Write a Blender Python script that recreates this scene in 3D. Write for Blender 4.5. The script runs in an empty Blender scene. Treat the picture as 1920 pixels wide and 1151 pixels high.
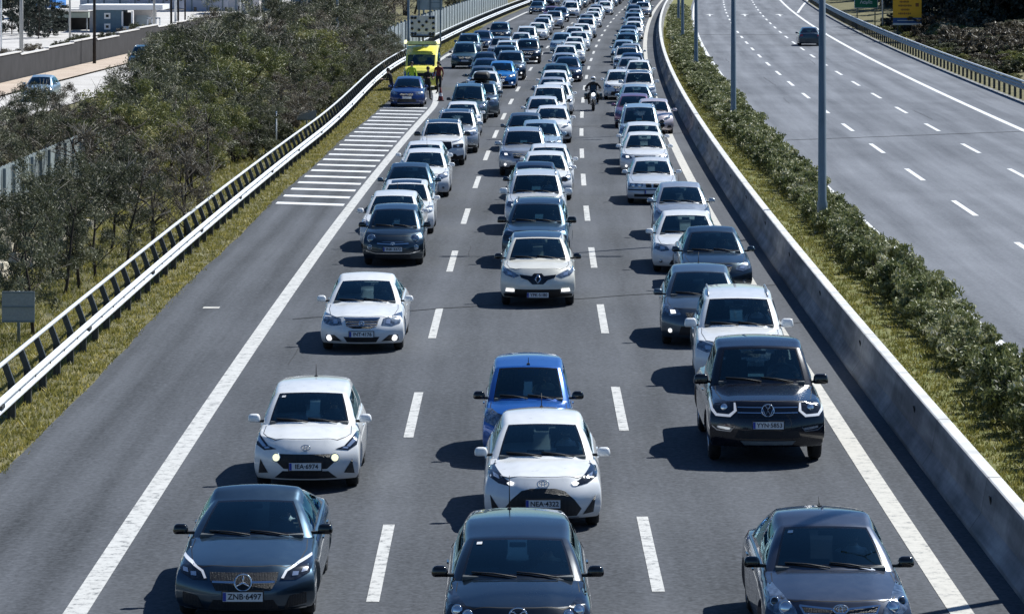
import bpy, bmesh, math, random
import numpy as np
from mathutils import Vector, Matrix
from mathutils.bvhtree import BVHTree
from mathutils.geometry import delaunay_2d_cdt

R = math.radians
C = bpy.context.scene.collection
scene = bpy.context.scene

# ---------------------------------------------------------------- camera
CAM_H = 8.65
cam_data = bpy.data.cameras.new('camera')
cam = bpy.data.objects.new('camera', cam_data); C.objects.link(cam)
cam.location = (0, 0, CAM_H)
cam.rotation_euler = (R(90), 0, 0)
cam_data.sensor_width = 36
cam_data.lens = 6500 / 1920 * 36
cam_data.shift_y = -695.5 / 1920
cam_data.clip_start = 1
cam_data.clip_end = 6000
scene.camera = cam

# ---------------------------------------------------------------- world, sun
SUN_DIR = Vector((0.66, 0.54, 1.0)).normalized()          # towards the sun
elev = math.asin(SUN_DIR.z)
azim = math.atan2(SUN_DIR.x, SUN_DIR.y)
world = bpy.data.worlds.new('World'); scene.world = world
world.use_nodes = True
wn = world.node_tree.nodes; wl = world.node_tree.links
bg = wn['Background']
sky = wn.new('ShaderNodeTexSky'); sky.sky_type = 'NISHITA'
sky.sun_disc = False
sky.sun_elevation = elev
sky.sun_rotation = azim
sky.air_density = 1.0; sky.dust_density = 0.1; sky.ozone_density = 2.0
tint = wn.new('ShaderNodeMix'); tint.data_type = 'RGBA'; tint.blend_type = 'MULTIPLY'; tint.inputs['Factor'].default_value = 1
wl.new(sky.outputs['Color'], tint.inputs['A']); tint.inputs['B'].default_value = (0.66, 0.95, 1.26, 1)   # the photograph's cool white balance
wl.new(tint.outputs['Result'], bg.inputs['Color'])
bg.inputs['Strength'].default_value = 0.050
sun_data = bpy.data.lights.new('sun', 'SUN')
sun_data.energy = 5.0; sun_data.angle = R(0.5); sun_data.color = (0.98, 0.98, 0.94)
sun = bpy.data.objects.new('sun', sun_data); C.objects.link(sun)
sun.rotation_euler = SUN_DIR.to_track_quat('Z', 'Y').to_euler()
sun.location = (60, 50, 90)
scene.view_settings.view_transform = 'Standard'
scene.view_settings.look = 'None'
scene.view_settings.exposure = 0.42
scene.view_settings.gamma = 1.0
scene.cycles.max_bounces = 6
scene.cycles.transparent_max_bounces = 10
scene.cycles.caustics_reflective = False
scene.cycles.caustics_refractive = False
random.seed(7)
rng = np.random.default_rng(11)

# ---------------------------------------------------------------- materials
MATS = {}
def nodes_of(name):
    m = bpy.data.materials.new(name); m.use_nodes = True
    n = m.node_tree.nodes; l = m.node_tree.links
    return m, n, l, n['Principled BSDF']
def ramp(n, stops):
    r = n.new('ShaderNodeValToRGB')
    e = r.color_ramp.elements
    while len(e) < len(stops): e.new(0.5)
    for q, (p, c) in zip(e, stops):
        q.position = p; q.color = (*c, 1) if len(c) == 3 else c
    return r
def simple(name, col, rough=0.5, metal=0.0, coat=0.0, var=0.0, scale=20, emis=0):
    if name in MATS: return MATS[name]
    m, n, l, b = nodes_of(name)
    b.inputs['Roughness'].default_value = rough
    b.inputs['Metallic'].default_value = metal
    b.inputs['Coat Weight'].default_value = coat
    b.inputs['Coat Roughness'].default_value = 0.04
    if var > 0:
        t = n.new('ShaderNodeTexNoise'); t.inputs['Scale'].default_value = scale; t.inputs['Detail'].default_value = 5
        tc = n.new('ShaderNodeTexCoord'); l.new(tc.outputs['Object'], t.inputs['Vector'])
        r = ramp(n, [(0.3, [c * (1 - var) for c in col]), (0.7, [min(1, c * (1 + var)) for c in col])])
        l.new(t.outputs['Fac'], r.inputs['Fac']); l.new(r.outputs['Color'], b.inputs['Base Color'])
    else:
        b.inputs['Base Color'].default_value = (*col, 1)
    if emis:
        b.inputs['Emission Color'].default_value = (*[min(1, c * 1.2) for c in col], 1)
        b.inputs['Emission Strength'].default_value = emis
    MATS[name] = m; return m

PAINTS = {   # colour word: base colour, metallic, roughness
    'white': ((0.82, 0.83, 0.83), 0.0, 0.28), 'cream': ((0.74, 0.72, 0.64), 0.0, 0.32),
    'pearl': ((0.66, 0.69, 0.72), 0.15, 0.32),
    'silver': ((0.42, 0.45, 0.49), 0.55, 0.34), 'lightblue': ((0.34, 0.46, 0.56), 0.4, 0.34),
    'grey': ((0.08, 0.11, 0.14), 0.7, 0.34), 'gunmetal': ((0.040, 0.075, 0.112), 0.8, 0.34), 'aubergine': ((0.058, 0.070, 0.100), 0.7, 0.34), 'navy': ((0.006, 0.035, 0.16), 0.3, 0.28), 'darkgrey': ((0.022, 0.042, 0.062), 0.8, 0.32),
    'slate': ((0.05, 0.095, 0.135), 0.75, 0.32),
    'black': ((0.004, 0.010, 0.018), 0.4, 0.28), 'brownblack': ((0.005, 0.006, 0.012), 0.3, 0.26),
    'blue': ((0.015, 0.11, 0.42), 0.35, 0.28), 'brightblue': ((0.01, 0.19, 0.55), 0.3, 0.28),
    'darkblue': ((0.010, 0.028, 0.075), 0.4, 0.28), 'teal': ((0.03, 0.075, 0.09), 0.4, 0.32),
    'purple': ((0.20, 0.09, 0.16), 0.4, 0.3), 'rose': ((0.58, 0.52, 0.54), 0.2, 0.32),
    'yellow': ((0.95, 0.87, 0.14), 0.0, 0.4),
}
def paint(key):
    nm = 'paint_' + key
    if nm in MATS: return MATS[nm]
    col, met, ro = PAINTS[key]
    m, n, l, b = nodes_of(nm)
    b.inputs['Metallic'].default_value = met
    b.inputs['Coat Weight'].default_value = 1.0
    b.inputs['Coat Roughness'].default_value = 0.03
    tc = n.new('ShaderNodeTexCoord')
    t = n.new('ShaderNodeTexNoise'); t.inputs['Scale'].default_value = 6; t.inputs['Detail'].default_value = 8
    l.new(tc.outputs['Object'], t.inputs['Vector'])
    r = ramp(n, [(0.3, [c * 0.93 for c in col]), (0.75, [min(1, c * 1.04) for c in col])])
    l.new(t.outputs['Fac'], r.inputs['Fac'])
    # road dust gathering on the lower flanks
    sx = n.new('ShaderNodeSeparateXYZ'); l.new(tc.outputs['Object'], sx.inputs[0])
    mr = n.new('ShaderNodeMapRange'); mr.inputs['From Min'].default_value = 0.55; mr.inputs['From Max'].default_value = 0.15
    mr.inputs['To Min'].default_value = 0.0; mr.inputs['To Max'].default_value = 0.3 if max(col) > .15 else 0.10
    l.new(sx.outputs['Z'], mr.inputs['Value'])
    mul = n.new('ShaderNodeMath'); mul.operation = 'MULTIPLY'; l.new(mr.outputs[0], mul.inputs[0]); l.new(t.outputs['Fac'], mul.inputs[1])
    mx = n.new('ShaderNodeMix'); mx.data_type = 'RGBA'; l.new(mul.outputs[0], mx.inputs['Factor'])
    l.new(r.outputs['Color'], mx.inputs['A']); mx.inputs['B'].default_value = (0.20, 0.18, 0.15, 1)
    l.new(mx.outputs['Result'], b.inputs['Base Color'])
    rr = n.new('ShaderNodeMapRange'); rr.inputs['To Min'].default_value = ro - 0.05; rr.inputs['To Max'].default_value = ro + 0.08
    l.new(t.outputs['Fac'], rr.inputs['Value']); l.new(rr.outputs[0], b.inputs['Roughness'])
    MATS[nm] = m; return m

def make_glass(name, tint, gloss_tint=(1, 1, 1)):
    m, n, l, b = nodes_of(name)
    n.remove(b)
    out = n['Material Output']
    tr = n.new('ShaderNodeBsdfTransparent'); tr.inputs['Color'].default_value = (*tint, 1)
    gl = n.new('ShaderNodeBsdfGlossy'); gl.inputs['Roughness'].default_value = 0.02; gl.inputs['Color'].default_value = (*gloss_tint, 1)
    fr = n.new('ShaderNodeFresnel'); fr.inputs['IOR'].default_value = 1.9
    mx = n.new('ShaderNodeMixShader')
    l.new(fr.outputs[0], mx.inputs['Fac']); l.new(tr.outputs[0], mx.inputs[1]); l.new(gl.outputs[0], mx.inputs[2])
    l.new(mx.outputs[0], out.inputs['Surface'])
    MATS[name] = m; return m
make_glass('car_glass', (0.66, 0.80, 0.83), (.62, .95, 1.0))
make_glass('rear_glass', (0.13, 0.18, 0.20))
make_glass('dark_glass', (0.10, 0.14, 0.16))
simple('interior', (0.018, 0.019, 0.021), 0.85); simple('dash', (0.075, 0.085, 0.09), 0.6, var=.3, scale=5)
simple('seat_fabric', (0.06, 0.064, 0.07), 0.9, var=0.3)
simple('trim_black', (0.005, 0.005, 0.006), 0.6)
simple('gloss_black', (0.006, 0.006, 0.007), 0.12, coat=0.5)
simple('chrome', (0.75, 0.77, 0.80), 0.12, 1.0)
simple('lamp_lens', (0.26, 0.30, 0.34), 0.12, 0.75, 1.0, var=0.7, scale=14)
simple('lamp_dark', (0.02, 0.022, 0.028), 0.1, 0.3, 1.0, var=0.8, scale=18)
simple('lamp_bright', (0.8, 0.82, 0.85), 0.08, 0.85, 1.0)
simple('lamp_on', (0.9, 0.9, 0.86), 0.3, emis=0.9)
simple('lamp_drl', (0.85, 0.87, 0.9), 0.15, 0.3, 1.0, emis=0.22)
simple('lamp_warm', (1.0, 0.86, 0.50), 0.3, emis=0.9)
simple('tail_red', (0.35, 0.01, 0.01), 0.15, 0.0, 1.0)
simple('plate_white', (0.72, 0.73, 0.74), 0.4)
simple('plate_blue', (0.02, 0.05, 0.35), 0.4)
simple('plate_ink', (0.02, 0.02, 0.03), 0.5)
simple('rubber', (0.014, 0.014, 0.015), 0.85, var=0.3)
simple('alloy', (0.42, 0.43, 0.45), 0.3, 0.8)
simple('skin', (0.50, 0.31, 0.22), 0.55)
simple('hair', (0.02, 0.014, 0.01), 0.7)
simple('galvanised', (0.74, 0.76, 0.78), 0.42, 0.15, var=0.12, scale=3)
simple('post_steel', (0.07, 0.075, 0.08), 0.5, 0.5, var=0.2, scale=4)
simple('pole_grey', (0.16, 0.20, 0.23), 0.45, 0.4, var=0.12, scale=2)

def grille_mat():
    m, n, l, b = nodes_of('grille_mesh')
    tc = n.new('ShaderNodeTexCoord')
    w = n.new('ShaderNodeTexWave'); w.bands_direction = 'Z'; w.inputs['Scale'].default_value = 22; l.new(tc.outputs['Object'], w.inputs['Vector'])
    w2 = n.new('ShaderNodeTexWave'); w2.bands_direction = 'X'; w2.inputs['Scale'].default_value = 16; l.new(tc.outputs['Object'], w2.inputs['Vector'])
    mx = n.new('ShaderNodeMath'); mx.operation = 'MAXIMUM'; l.new(w.outputs['Fac'], mx.inputs[0]); l.new(w2.outputs['Fac'], mx.inputs[1])
    r = ramp(n, [(.70, (.003, .003, .004)), (.92, (.035, .037, .042))]); l.new(mx.outputs[0], r.inputs['Fac']); l.new(r.outputs['Color'], b.inputs['Base Color'])
    bp = n.new('ShaderNodeBump'); bp.inputs['Strength'].default_value = 1; bp.inputs['Distance'].default_value = .01; l.new(mx.outputs[0], bp.inputs['Height']); l.new(bp.outputs[0], b.inputs['Normal'])
    b.inputs['Roughness'].default_value = .35; MATS['grille_mesh'] = m
grille_mat()

# ---------------------------------------------------------------- object helpers
def tag(o, label=None, cat=None, group=None, kind=None):
    if label: o['label'] = label
    if cat: o['category'] = cat
    if group: o['group'] = group
    if kind: o['kind'] = kind
    return o
def link(name, mesh, parent=None, mat=None, loc=None):
    o = bpy.data.objects.new(name, mesh); C.objects.link(o)
    if parent is not None: o.parent = parent
    if loc is not None: o.location = loc
    if mat is not None:
        if len(mesh.materials) == 0: mesh.materials.append(mat)
        else: mesh.materials[0] = mat
    return o
def empty(name, loc=(0, 0, 0), rz=0.0):
    o = bpy.data.objects.new(name, None); C.objects.link(o)
    o.location = loc; o.rotation_euler = (0, 0, rz); o.empty_display_size = 0.3
    return o
def np_mesh(name, verts, faces, smooth=False, attr=None):
    """verts (n,3) array, faces (m,k) array of equal-length faces"""
    verts = np.asarray(verts, dtype=np.float32); faces = np.asarray(faces, dtype=np.int32)
    me = bpy.data.meshes.new(name)
    k = faces.shape[1]
    me.vertices.add(len(verts)); me.vertices.foreach_set('co', verts.ravel())
    me.loops.add(faces.size); me.loops.foreach_set('vertex_index', faces.ravel())
    me.polygons.add(len(faces))
    me.polygons.foreach_set('loop_start', np.arange(0, faces.size, k, dtype=np.int32))
    me.polygons.foreach_set('loop_total', np.full(len(faces), k, dtype=np.int32))
    me.update(calc_edges=True)
    if smooth: me.polygons.foreach_set('use_smooth', [True] * len(faces))
    if attr is not None:
        a = me.attributes.new('rnd', 'FLOAT', 'FACE'); a.data.foreach_set('value', np.asarray(attr, dtype=np.float32))
    return me

class MB:
    """collects shapes into one mesh with material slots"""
    def __init__(s): s.v = []; s.f = []; s.m = []; s.sm = []; s.mats = []
    def mi(s, mat):
        if isinstance(mat, str): mat = MATS[mat]
        if mat not in s.mats: s.mats.append(mat)
        return s.mats.index(mat)
    def add(s, vs, fs, mat, smooth=False):
        o = len(s.v); s.v += [tuple(v) for v in vs]
        k = s.mi(mat)
        for f in fs: s.f.append([i + o for i in f]); s.m.append(k); s.sm.append(smooth)
    def box(s, c, d, mat, rz=0.0, taper=1.0, M=None, tilt=0.0):
        x, y, z = [q / 2 for q in d]
        vs = []
        for dz in (-1, 1):
            t = taper if dz > 0 else 1.0
            for dx, dy in ((-1, -1), (1, -1), (1, 1), (-1, 1)):
                p = Vector((dx * x * t, dy * y * t, dz * z))
                if tilt: p = Matrix.Rotation(tilt, 3, 'X') @ p
                if rz: p = Matrix.Rotation(rz, 3, 'Z') @ p
                p = p + Vector(c)
                if M is not None: p = M @ p
                vs.append(p)
        s.add(vs, [(3, 2, 1, 0), (4, 5, 6, 7), (0, 1, 5, 4), (1, 2, 6, 5), (2, 3, 7, 6), (3, 0, 4, 7)], mat)
    def tube(s, pts, r, mat, seg=8, cap=True):
        pts = [Vector(p) for p in pts]
        rs = r if isinstance(r, (list, tuple)) else [r] * len(pts)
        vs = []; up = Vector((0, 0, 1))
        for i, p in enumerate(pts):
            a = pts[max(0, i - 1)]; b = pts[min(len(pts) - 1, i + 1)]
            t = (b - a).normalized()
            u = t.cross(up)
            if u.length < 1e-3: u = Vector((1, 0, 0))
            u.normalize(); w = u.cross(t)
            for k in range(seg):
                an = 2 * math.pi * k / seg
                vs.append(p + u * math.cos(an) * rs[i] + w * math.sin(an) * rs[i])
        fs = [(i * seg + k, i * seg + (k + 1) % seg, (i + 1) * seg + (k + 1) % seg, (i + 1) * seg + k) for i in range(len(pts) - 1) for k in range(seg)]
        if cap: fs += [tuple(range(seg))[::-1], tuple(range((len(pts) - 1) * seg, len(pts) * seg))]
        s.add(vs, fs, mat, True)
    def lathe(s, prof, axis, c, mat, seg=24, smooth=True):
        """prof: (radius, along) pairs, axis 'X','Y' or 'Z'"""
        vs = []
        for r, h in prof:
            for k in range(seg):
                an = 2 * math.pi * k / seg; p, q = r * math.cos(an), r * math.sin(an)
                v = {'X': (h, p, q), 'Y': (p, h, q), 'Z': (p, q, h)}[axis]
                vs.append((v[0] + c[0], v[1] + c[1], v[2] + c[2]))
        fs = [(i * seg + k, i * seg + (k + 1) % seg, (i + 1) * seg + (k + 1) % seg, (i + 1) * seg + k) for i in range(len(prof) - 1) for k in range(seg)]
        s.add(vs, fs, mat, smooth)
    def mesh(s, name, fix=False):
        me = bpy.data.meshes.new(name); me.from_pydata(s.v, [], s.f)
        for m in s.mats: me.materials.append(m)
        me.polygons.foreach_set('material_index', s.m); me.polygons.foreach_set('use_smooth', s.sm)
        if fix:
            bm = bmesh.new(); bm.from_mesh(me); bmesh.ops.recalc_face_normals(bm, faces=bm.faces); bm.to_mesh(me); bm.free()
        me.update(); return me
    def build(s, name, parent=None, fix=True):
        return link(name, s.mesh(name, fix), parent)
def rounded(me_or_mb, bevel=0.02, sub=0, name='part'):
    """bevel / subdivide a mesh and bake it"""
    me = me_or_mb.mesh(name, True) if isinstance(me_or_mb, MB) else me_or_mb
    o = bpy.data.objects.new('tmp', me); C.objects.link(o)
    if bevel:
        b = o.modifiers.new('b', 'BEVEL'); b.width = bevel; b.segments = 3; b.limit_method = 'ANGLE'
    if sub:
        q = o.modifiers.new('s', 'SUBSURF'); q.levels = sub; q.render_levels = sub
    dg = bpy.context.evaluated_depsgraph_get()
    r = bpy.data.meshes.new_from_object(o.evaluated_get(dg)); r.name = name
    bpy.data.objects.remove(o)
    r.polygons.foreach_set('use_smooth', [True] * len(r.polygons))
    return r
TEXTS = {}
def text_mesh(txt, size, mat, extrude=0.002):
    key = (txt, size, mat)
    if key in TEXTS: return TEXTS[key]
    cu = bpy.data.curves.new('t', 'FONT'); cu.body = txt; cu.size = size; cu.align_x = 'CENTER'; cu.align_y = 'CENTER'
    cu.extrude = extrude; cu.offset = size * 0.018; cu.resolution_u = 3
    o = bpy.data.objects.new('t', cu); C.objects.link(o)
    dg = bpy.context.evaluated_depsgraph_get()
    me = bpy.data.meshes.new_from_object(o.evaluated_get(dg)); me.name = 'lettering'
    bpy.data.objects.remove(o)
    me.materials.clear(); me.materials.append(MATS[mat])
    TEXTS[key] = me; return me

# ---------------------------------------------------------------- the road's course
_d = np.array([(1035, 1217), (765, 1160), (603, 1131), (487, 1113), (401, 1101), (336.5, 1095), (287, 1092), (247, 1089.5), (214, 1091),
    (186, 1093), (125, 1104), (109, 1109), (95.5, 1114), (84, 1119), (72.6, 1125.5), (63, 1131), (54, 1137), (46, 1143), (38, 1149), (30, 1155)], float)
_s = (_d[:, 0] + 120) / CAM_H
_co = np.polyfit(6500 / _s, (_d[:, 1] - 960) / _s, 3)
def cx(y):
    y = min(max(y, 20), 900)
    yy = min(y, 470)
    v = float(np.polyval(_co, yy))
    if y > 470:
        v += float(np.polyval(np.polyder(_co), 470)) * (y - 470) + 0.00009 * (y - 470) ** 2
    return v
def head(y): return math.atan((cx(y + 1) - cx(y - 1)) / 2)
def P(off, y, z=0.0): return Vector((cx(y) + off, y, z))
def pix(u, v, h=0.0):
    """ground point (off, y) seen at photo pixel u, v for height h - used only to read distances off the photograph"""
    s = (v + 120) / (CAM_H - h); y = 6500 / s
    return (u - 960) / s - cx(y), y
# ---------------------------------------------------------------- cars
def pchip(pts):
    xs = [p[0] for p in pts]; ys = [p[1] for p in pts]; n = len(xs)
    d = [(ys[i + 1] - ys[i]) / (xs[i + 1] - xs[i]) for i in range(n - 1)]
    m = [d[0]] + [0 if d[i - 1] * d[i] <= 0 else 2 * d[i - 1] * d[i] / (d[i - 1] + d[i]) for i in range(1, n - 1)] + [d[-1]]
    def f(x):
        if x <= xs[0]: return ys[0]
        if x >= xs[-1]: return ys[-1]
        i = 0
        while x > xs[i + 1]: i += 1
        h = xs[i + 1] - xs[i]; t = (x - xs[i]) / h
        return ((2 * t ** 3 - 3 * t ** 2 + 1) * ys[i] + (t ** 3 - 2 * t ** 2 + t) * h * m[i] + (-2 * t ** 3 + 3 * t ** 2) * ys[i + 1] + (t ** 3 - t ** 2) * h * m[i + 1])
    return f
SIDEF = pchip([(0, 0.93), (0.12, 0.975), (0.35, 1.0), (0.62, 0.995), (0.80, 0.975), (0.92, 0.935), (1, 0.89)])

def base_params(L, W, H, kind):
    """kind: sedan, hatch, suv, mpv, coupe, city, pickup"""
    p = dict(L=L, W=W, H=H, kind=kind, bow=0.42, bowr=0.22, wheel=0.32, clear=0.17, sub=1)
    nz = {'sedan': .70, 'coupe': .68, 'hatch': .74, 'suv': .88, 'mpv': .80, 'city': .78, 'pickup': 1.02}[kind]
    cz = {'sedan': .93, 'coupe': .90, 'hatch': .97, 'suv': 1.10, 'mpv': 1.03, 'city': .97, 'pickup': 1.20}[kind]
    cy = {'sedan': 1.30, 'coupe': 1.36, 'hatch': 1.05, 'suv': 1.20, 'mpv': .98, 'city': .86, 'pickup': 1.42}[kind]
    hy = cy + {'sedan': .80, 'coupe': .82, 'hatch': .80, 'suv': .66, 'mpv': .92, 'city': .66, 'pickup': .62}[kind]
    ry = L - {'sedan': 1.35, 'coupe': 1.55, 'hatch': .62, 'suv': .42, 'mpv': .35, 'city': .45, 'pickup': 1.85}[kind]
    by = L - {'sedan': .72, 'coupe': .62, 'hatch': .22, 'suv': .12, 'mpv': .10, 'city': .12, 'pickup': 1.62}[kind]
    dz = {'sedan': 1.02, 'coupe': .99, 'hatch': 1.05, 'suv': 1.12, 'mpv': 1.08, 'city': 1.02, 'pickup': 1.14}[kind]
    p.update(nz=nz, cz=cz, cy=cy, hy=hy, ry=ry, by=by, dz=dz, wf=max(.82, .19 * L), wr=L * 0.80,
             roofw={'sedan': .64, 'coupe': .62, 'hatch': .66, 'suv': .71, 'mpv': .70, 'city': .68, 'pickup': .72}[kind],
             nose=[(0, .07), (.16, .015), (.42, 0), (.62, .02), (.82, .09), (1, .21)], ridge=.012, ridgex=.5)
    return p

def car_body(p):
    """returns body mesh (paint 0, interior 1, black 2), BVH, glass meshes and point functions"""
    L, W, H = p['L'], p['W'], p['H']; hw0 = W / 2
    nose = pchip(p['nose'])
    zt = pchip([(0, p['nz'] - .035), (.10, p['nz'] - .005), (.3, p['nz'] + (p['cz'] - p['nz']) * .30), (p['cy'] * .7, p['nz'] + (p['cz'] - p['nz']) * .78),
                (p['cy'] + .05, p['cz']), ((p['cy'] + p['by']) / 2, (p['cz'] + p['dz']) / 2 + .01), (p['by'], p['dz']), (L - .04, p['dz'] - (.05 if p['kind'] in ('sedan', 'coupe', 'pickup') else .02))])
    def hw(y):
        q = max(0, 1 - y / .8); r = max(0, 1 - (L - y) / .8)
        return hw0 * (1 - .085 * q ** 2 - .07 * r ** 2)
    def top(y, x):
        h = hw(y) * .89; a = min(1, abs(x) / h)
        z = zt(y) - .045 * a ** 2 - .02 * a ** 6
        if y < p['cy'] + .1:
            e = (abs(x) - p['ridgex'] * hw0) / .05
            z -= p['ridge'] * 1 / (1 + math.exp(-e)) * min(1, y / .3)
        return z
    A = [-1, -.96, -.88, -.76, -.62, -.54, -.48, -.42, -.28, -.14, 0]; A = A + [-a for a in A[:-1]][::-1]
    Bm = [0, .025, .07, .13, .2, .3, .42, .56, .7, .86, 1.02, 1.2, 1.4, 1.65]
    Bm = Bm + list(np.linspace(1.95, L - 1.3, 6)) + [L - 1.0, L - .75, L - .5, L - .32, L - .18, L - .09, L - .03, L]
    B = [b / L for b in Bm]
    Cc = [0, .05, .14, .26, .38, .5, .62, .73, .83, .91, .965, 1]
    def pos(a, b, c):
        y0 = nose(c) + p['bow'] * abs(a) ** 2.6 * (1 - .25 * c)
        y1 = L - (.03 + .10 * max(0, c - .5) * 2 * .5 + .05 * (1 - c) ** 2) - p['bowr'] * abs(a) ** 3
        y = y0 + b * (y1 - y0)
        s = SIDEF(c); x = a * hw(y) * s
        zb = p['clear'] + .03 * max(0, 1 - y / .6) + .05 * max(0, 1 - (L - y) / .6)
        z = zb + c * (top(y, x if c > .99 else a * hw(y) * .89) - zb)
        return (x, y, z)
    idx = {}; vs = []
    def V(i, j, k):
        if (i, j, k) not in idx:
            idx[(i, j, k)] = len(vs); vs.append(pos(A[i], B[j], Cc[k]))
        return idx[(i, j, k)]
    nA, nB, nC = len(A) - 1, len(B) - 1, len(Cc) - 1
    fs, ms = [], []
    for i in range(nA):
        for k in range(nC):
            fs.append((V(i, 0, k), V(i + 1, 0, k), V(i + 1, 0, k + 1), V(i, 0, k + 1))); ms.append(0)
            fs.append((V(i + 1, nB, k), V(i, nB, k), V(i, nB, k + 1), V(i + 1, nB, k + 1))); ms.append(0)
        for j in range(nB):
            y = (Bm[j] + Bm[j + 1]) / 2
            inside = p['cy'] + .22 < y < p['by'] - .12 and abs(A[i] + A[i + 1]) / 2 < .84
            fs.append((V(i, j, nC), V(i + 1, j, nC), V(i + 1, j + 1, nC), V(i, j + 1, nC))); ms.append(1 if inside else 0)
            fs.append((V(i + 1, j, 0), V(i, j, 0), V(i, j + 1, 0), V(i + 1, j + 1, 0))); ms.append(2)
    for j in range(nB):
        for k in range(nC):
            fs.append((V(0, j + 1, k), V(0, j, k), V(0, j, k + 1), V(0, j + 1, k + 1))); ms.append(2 if k == 0 else 0)
            fs.append((V(nA, j, k), V(nA, j + 1, k), V(nA, j + 1, k + 1), V(nA, j, k + 1))); ms.append(2 if k == 0 else 0)
    me = bpy.data.meshes.new('body'); me.from_pydata(vs, [], fs)
    for m in ('paint_white', 'interior', 'trim_black'):
        me.materials.append(paint('white') if m == 'paint_white' else MATS[m])
    me.polygons.foreach_set('material_index', ms)
    o = bpy.data.objects.new('tmp', me); C.objects.link(o)
    q = o.modifiers.new('s', 'SUBSURF'); q.levels = p['sub']; q.render_levels = p['sub']
    cut = MB()
    rw = p['wheel'] + .04
    for yy in (p['wf'], p['wr']):
        for sx in (-1, 1):
            x0, x1 = sx * (hw0 - .27), sx * (hw0 + .2)
            cut.lathe([(0.001, x0), (rw, x0), (rw, x1), (0.001, x1)], 'X', (0, yy, p['wheel'] + .01), 'trim_black', 28, False)
    co = bpy.data.objects.new('cut', cut.mesh('cut', True)); C.objects.link(co)
    bo = o.modifiers.new('c', 'BOOLEAN'); bo.object = co; bo.operation = 'DIFFERENCE'; bo.solver = 'EXACT'
    try: bo.material_mode = 'TRANSFER'
    except Exception: pass
    dg = bpy.context.evaluated_depsgraph_get()
    bme = bpy.data.meshes.new_from_object(o.evaluated_get(dg))
    bpy.data.objects.remove(o); bpy.data.objects.remove(co)
    # ---- greenhouse
    cy, hy, ry, by = p['cy'], p['hy'], p['ry'], p['by']
    Wr = hw0 * p['roofw']
    def hwB(y): return hw(y) * .89 * .985
    def belt(y): return top(y, hwB(y)) - .012
    rows = []   # (yc, zc, Wedge, pb, crown, region, f)
    zc0 = zt(cy) - .005; zh = p.get('zh', H - .09)
    FW = [0, .05, .11, .3, .5, .7, .9, .955, 1.0]
    for f in FW:
        y = cy + (hy - cy) * f; z = zc0 + (zh - zc0) * f + .035 * math.sin(math.pi * f)
        rows.append((y, z, None, .20 * (1 - f) + .09 * f, .05 * (1 - f) + .035 * f, 'w', f))
    nroof = 7
    bp = hy + (ry - hy) * .42
    ys = [hy + .05, hy + (bp - hy) * .5, bp - .05, bp + .05, bp + (ry - bp) * .4, bp + (ry - bp) * .8, ry - .04, ry]
    hm = p.get('hm', hy + (ry - hy) * .42)
    zr = H - {'sedan': .06, 'coupe': .09, 'hatch': .07, 'suv': .05, 'mpv': .05, 'city': .05, 'pickup': .04}[p['kind']]
    zroof = pchip([(hy, zh), (hm, H), (ry, zr)])
    for y in ys:
        t = (y - hy) / (ry - hy)
        rows.append((y, zroof(y), None, .09 * (1 - t) ** 2 - .06 * t, .04, 'b' if bp - .06 < y < bp + .03 else 'r', t))
    for f in [.08, .3, .6, .9, 1.0]:
        y = ry + (by - ry) * f; z = zr + (zt(by) - .005 - zr) * f + .03 * math.sin(math.pi * f)
        rows.append((y, z, None, -.06, .04, 'g', f))
    TA = [0, .2, .4, .6, .74, .825, .865, .93, 1.0]
    TS = [.0, .09, .15, .5, .84, .9, 1.0]
    def edgew(reg, f, y):
        if reg == 'w': return hwB(cy + .2) * (1 - f) + Wr * f
        if reg in 'rb': return Wr * (1 + .02 * math.sin(math.pi * f)) * (1 - .05 * f ** 3)
        return Wr * .95 * (1 - f) + (hwB(by - .06) - .02) * f
    def gpos(r, a):
        yc, zc, _, pb, cr, reg, f = r
        We = edgew(reg, f, yc)
        return Vector((a * We, yc + pb * a * a, zc - cr * a * a - (.018 if abs(a) > .98 else 0)))
    cols = [-a for a in TA[::-1]] + TA[1:]
    gv = []; rowsv = []
    for r in rows:
        e = gpos(r, 1.0); b = max(r[3] and belt(e.y), 0); b = belt(e.y); xb = max(hwB(e.y), e.x)
        side = []
        for t in TS[1:]:
            z = e.z + (min(b, e.z) - e.z) * t; x = e.x + (xb - e.x) * t + .03 * math.sin(math.pi * t) * min(1, max(0, (e.z - b) / .3))
            side.append(Vector((x, e.y, z)))
        line = [Vector((-q.x, q.y, q.z)) for q in side[::-1]] + [gpos(r, a) for a in cols] + side
        rowsv.append(line)
    ns = len(TS) - 1; nc = len(rowsv[0])
    parts = {'shell': ([], []), 'windscreen': ([], []), 'rear_window': ([], []), 'side_window': ([], []), 'side_window2': ([], [])}
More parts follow.
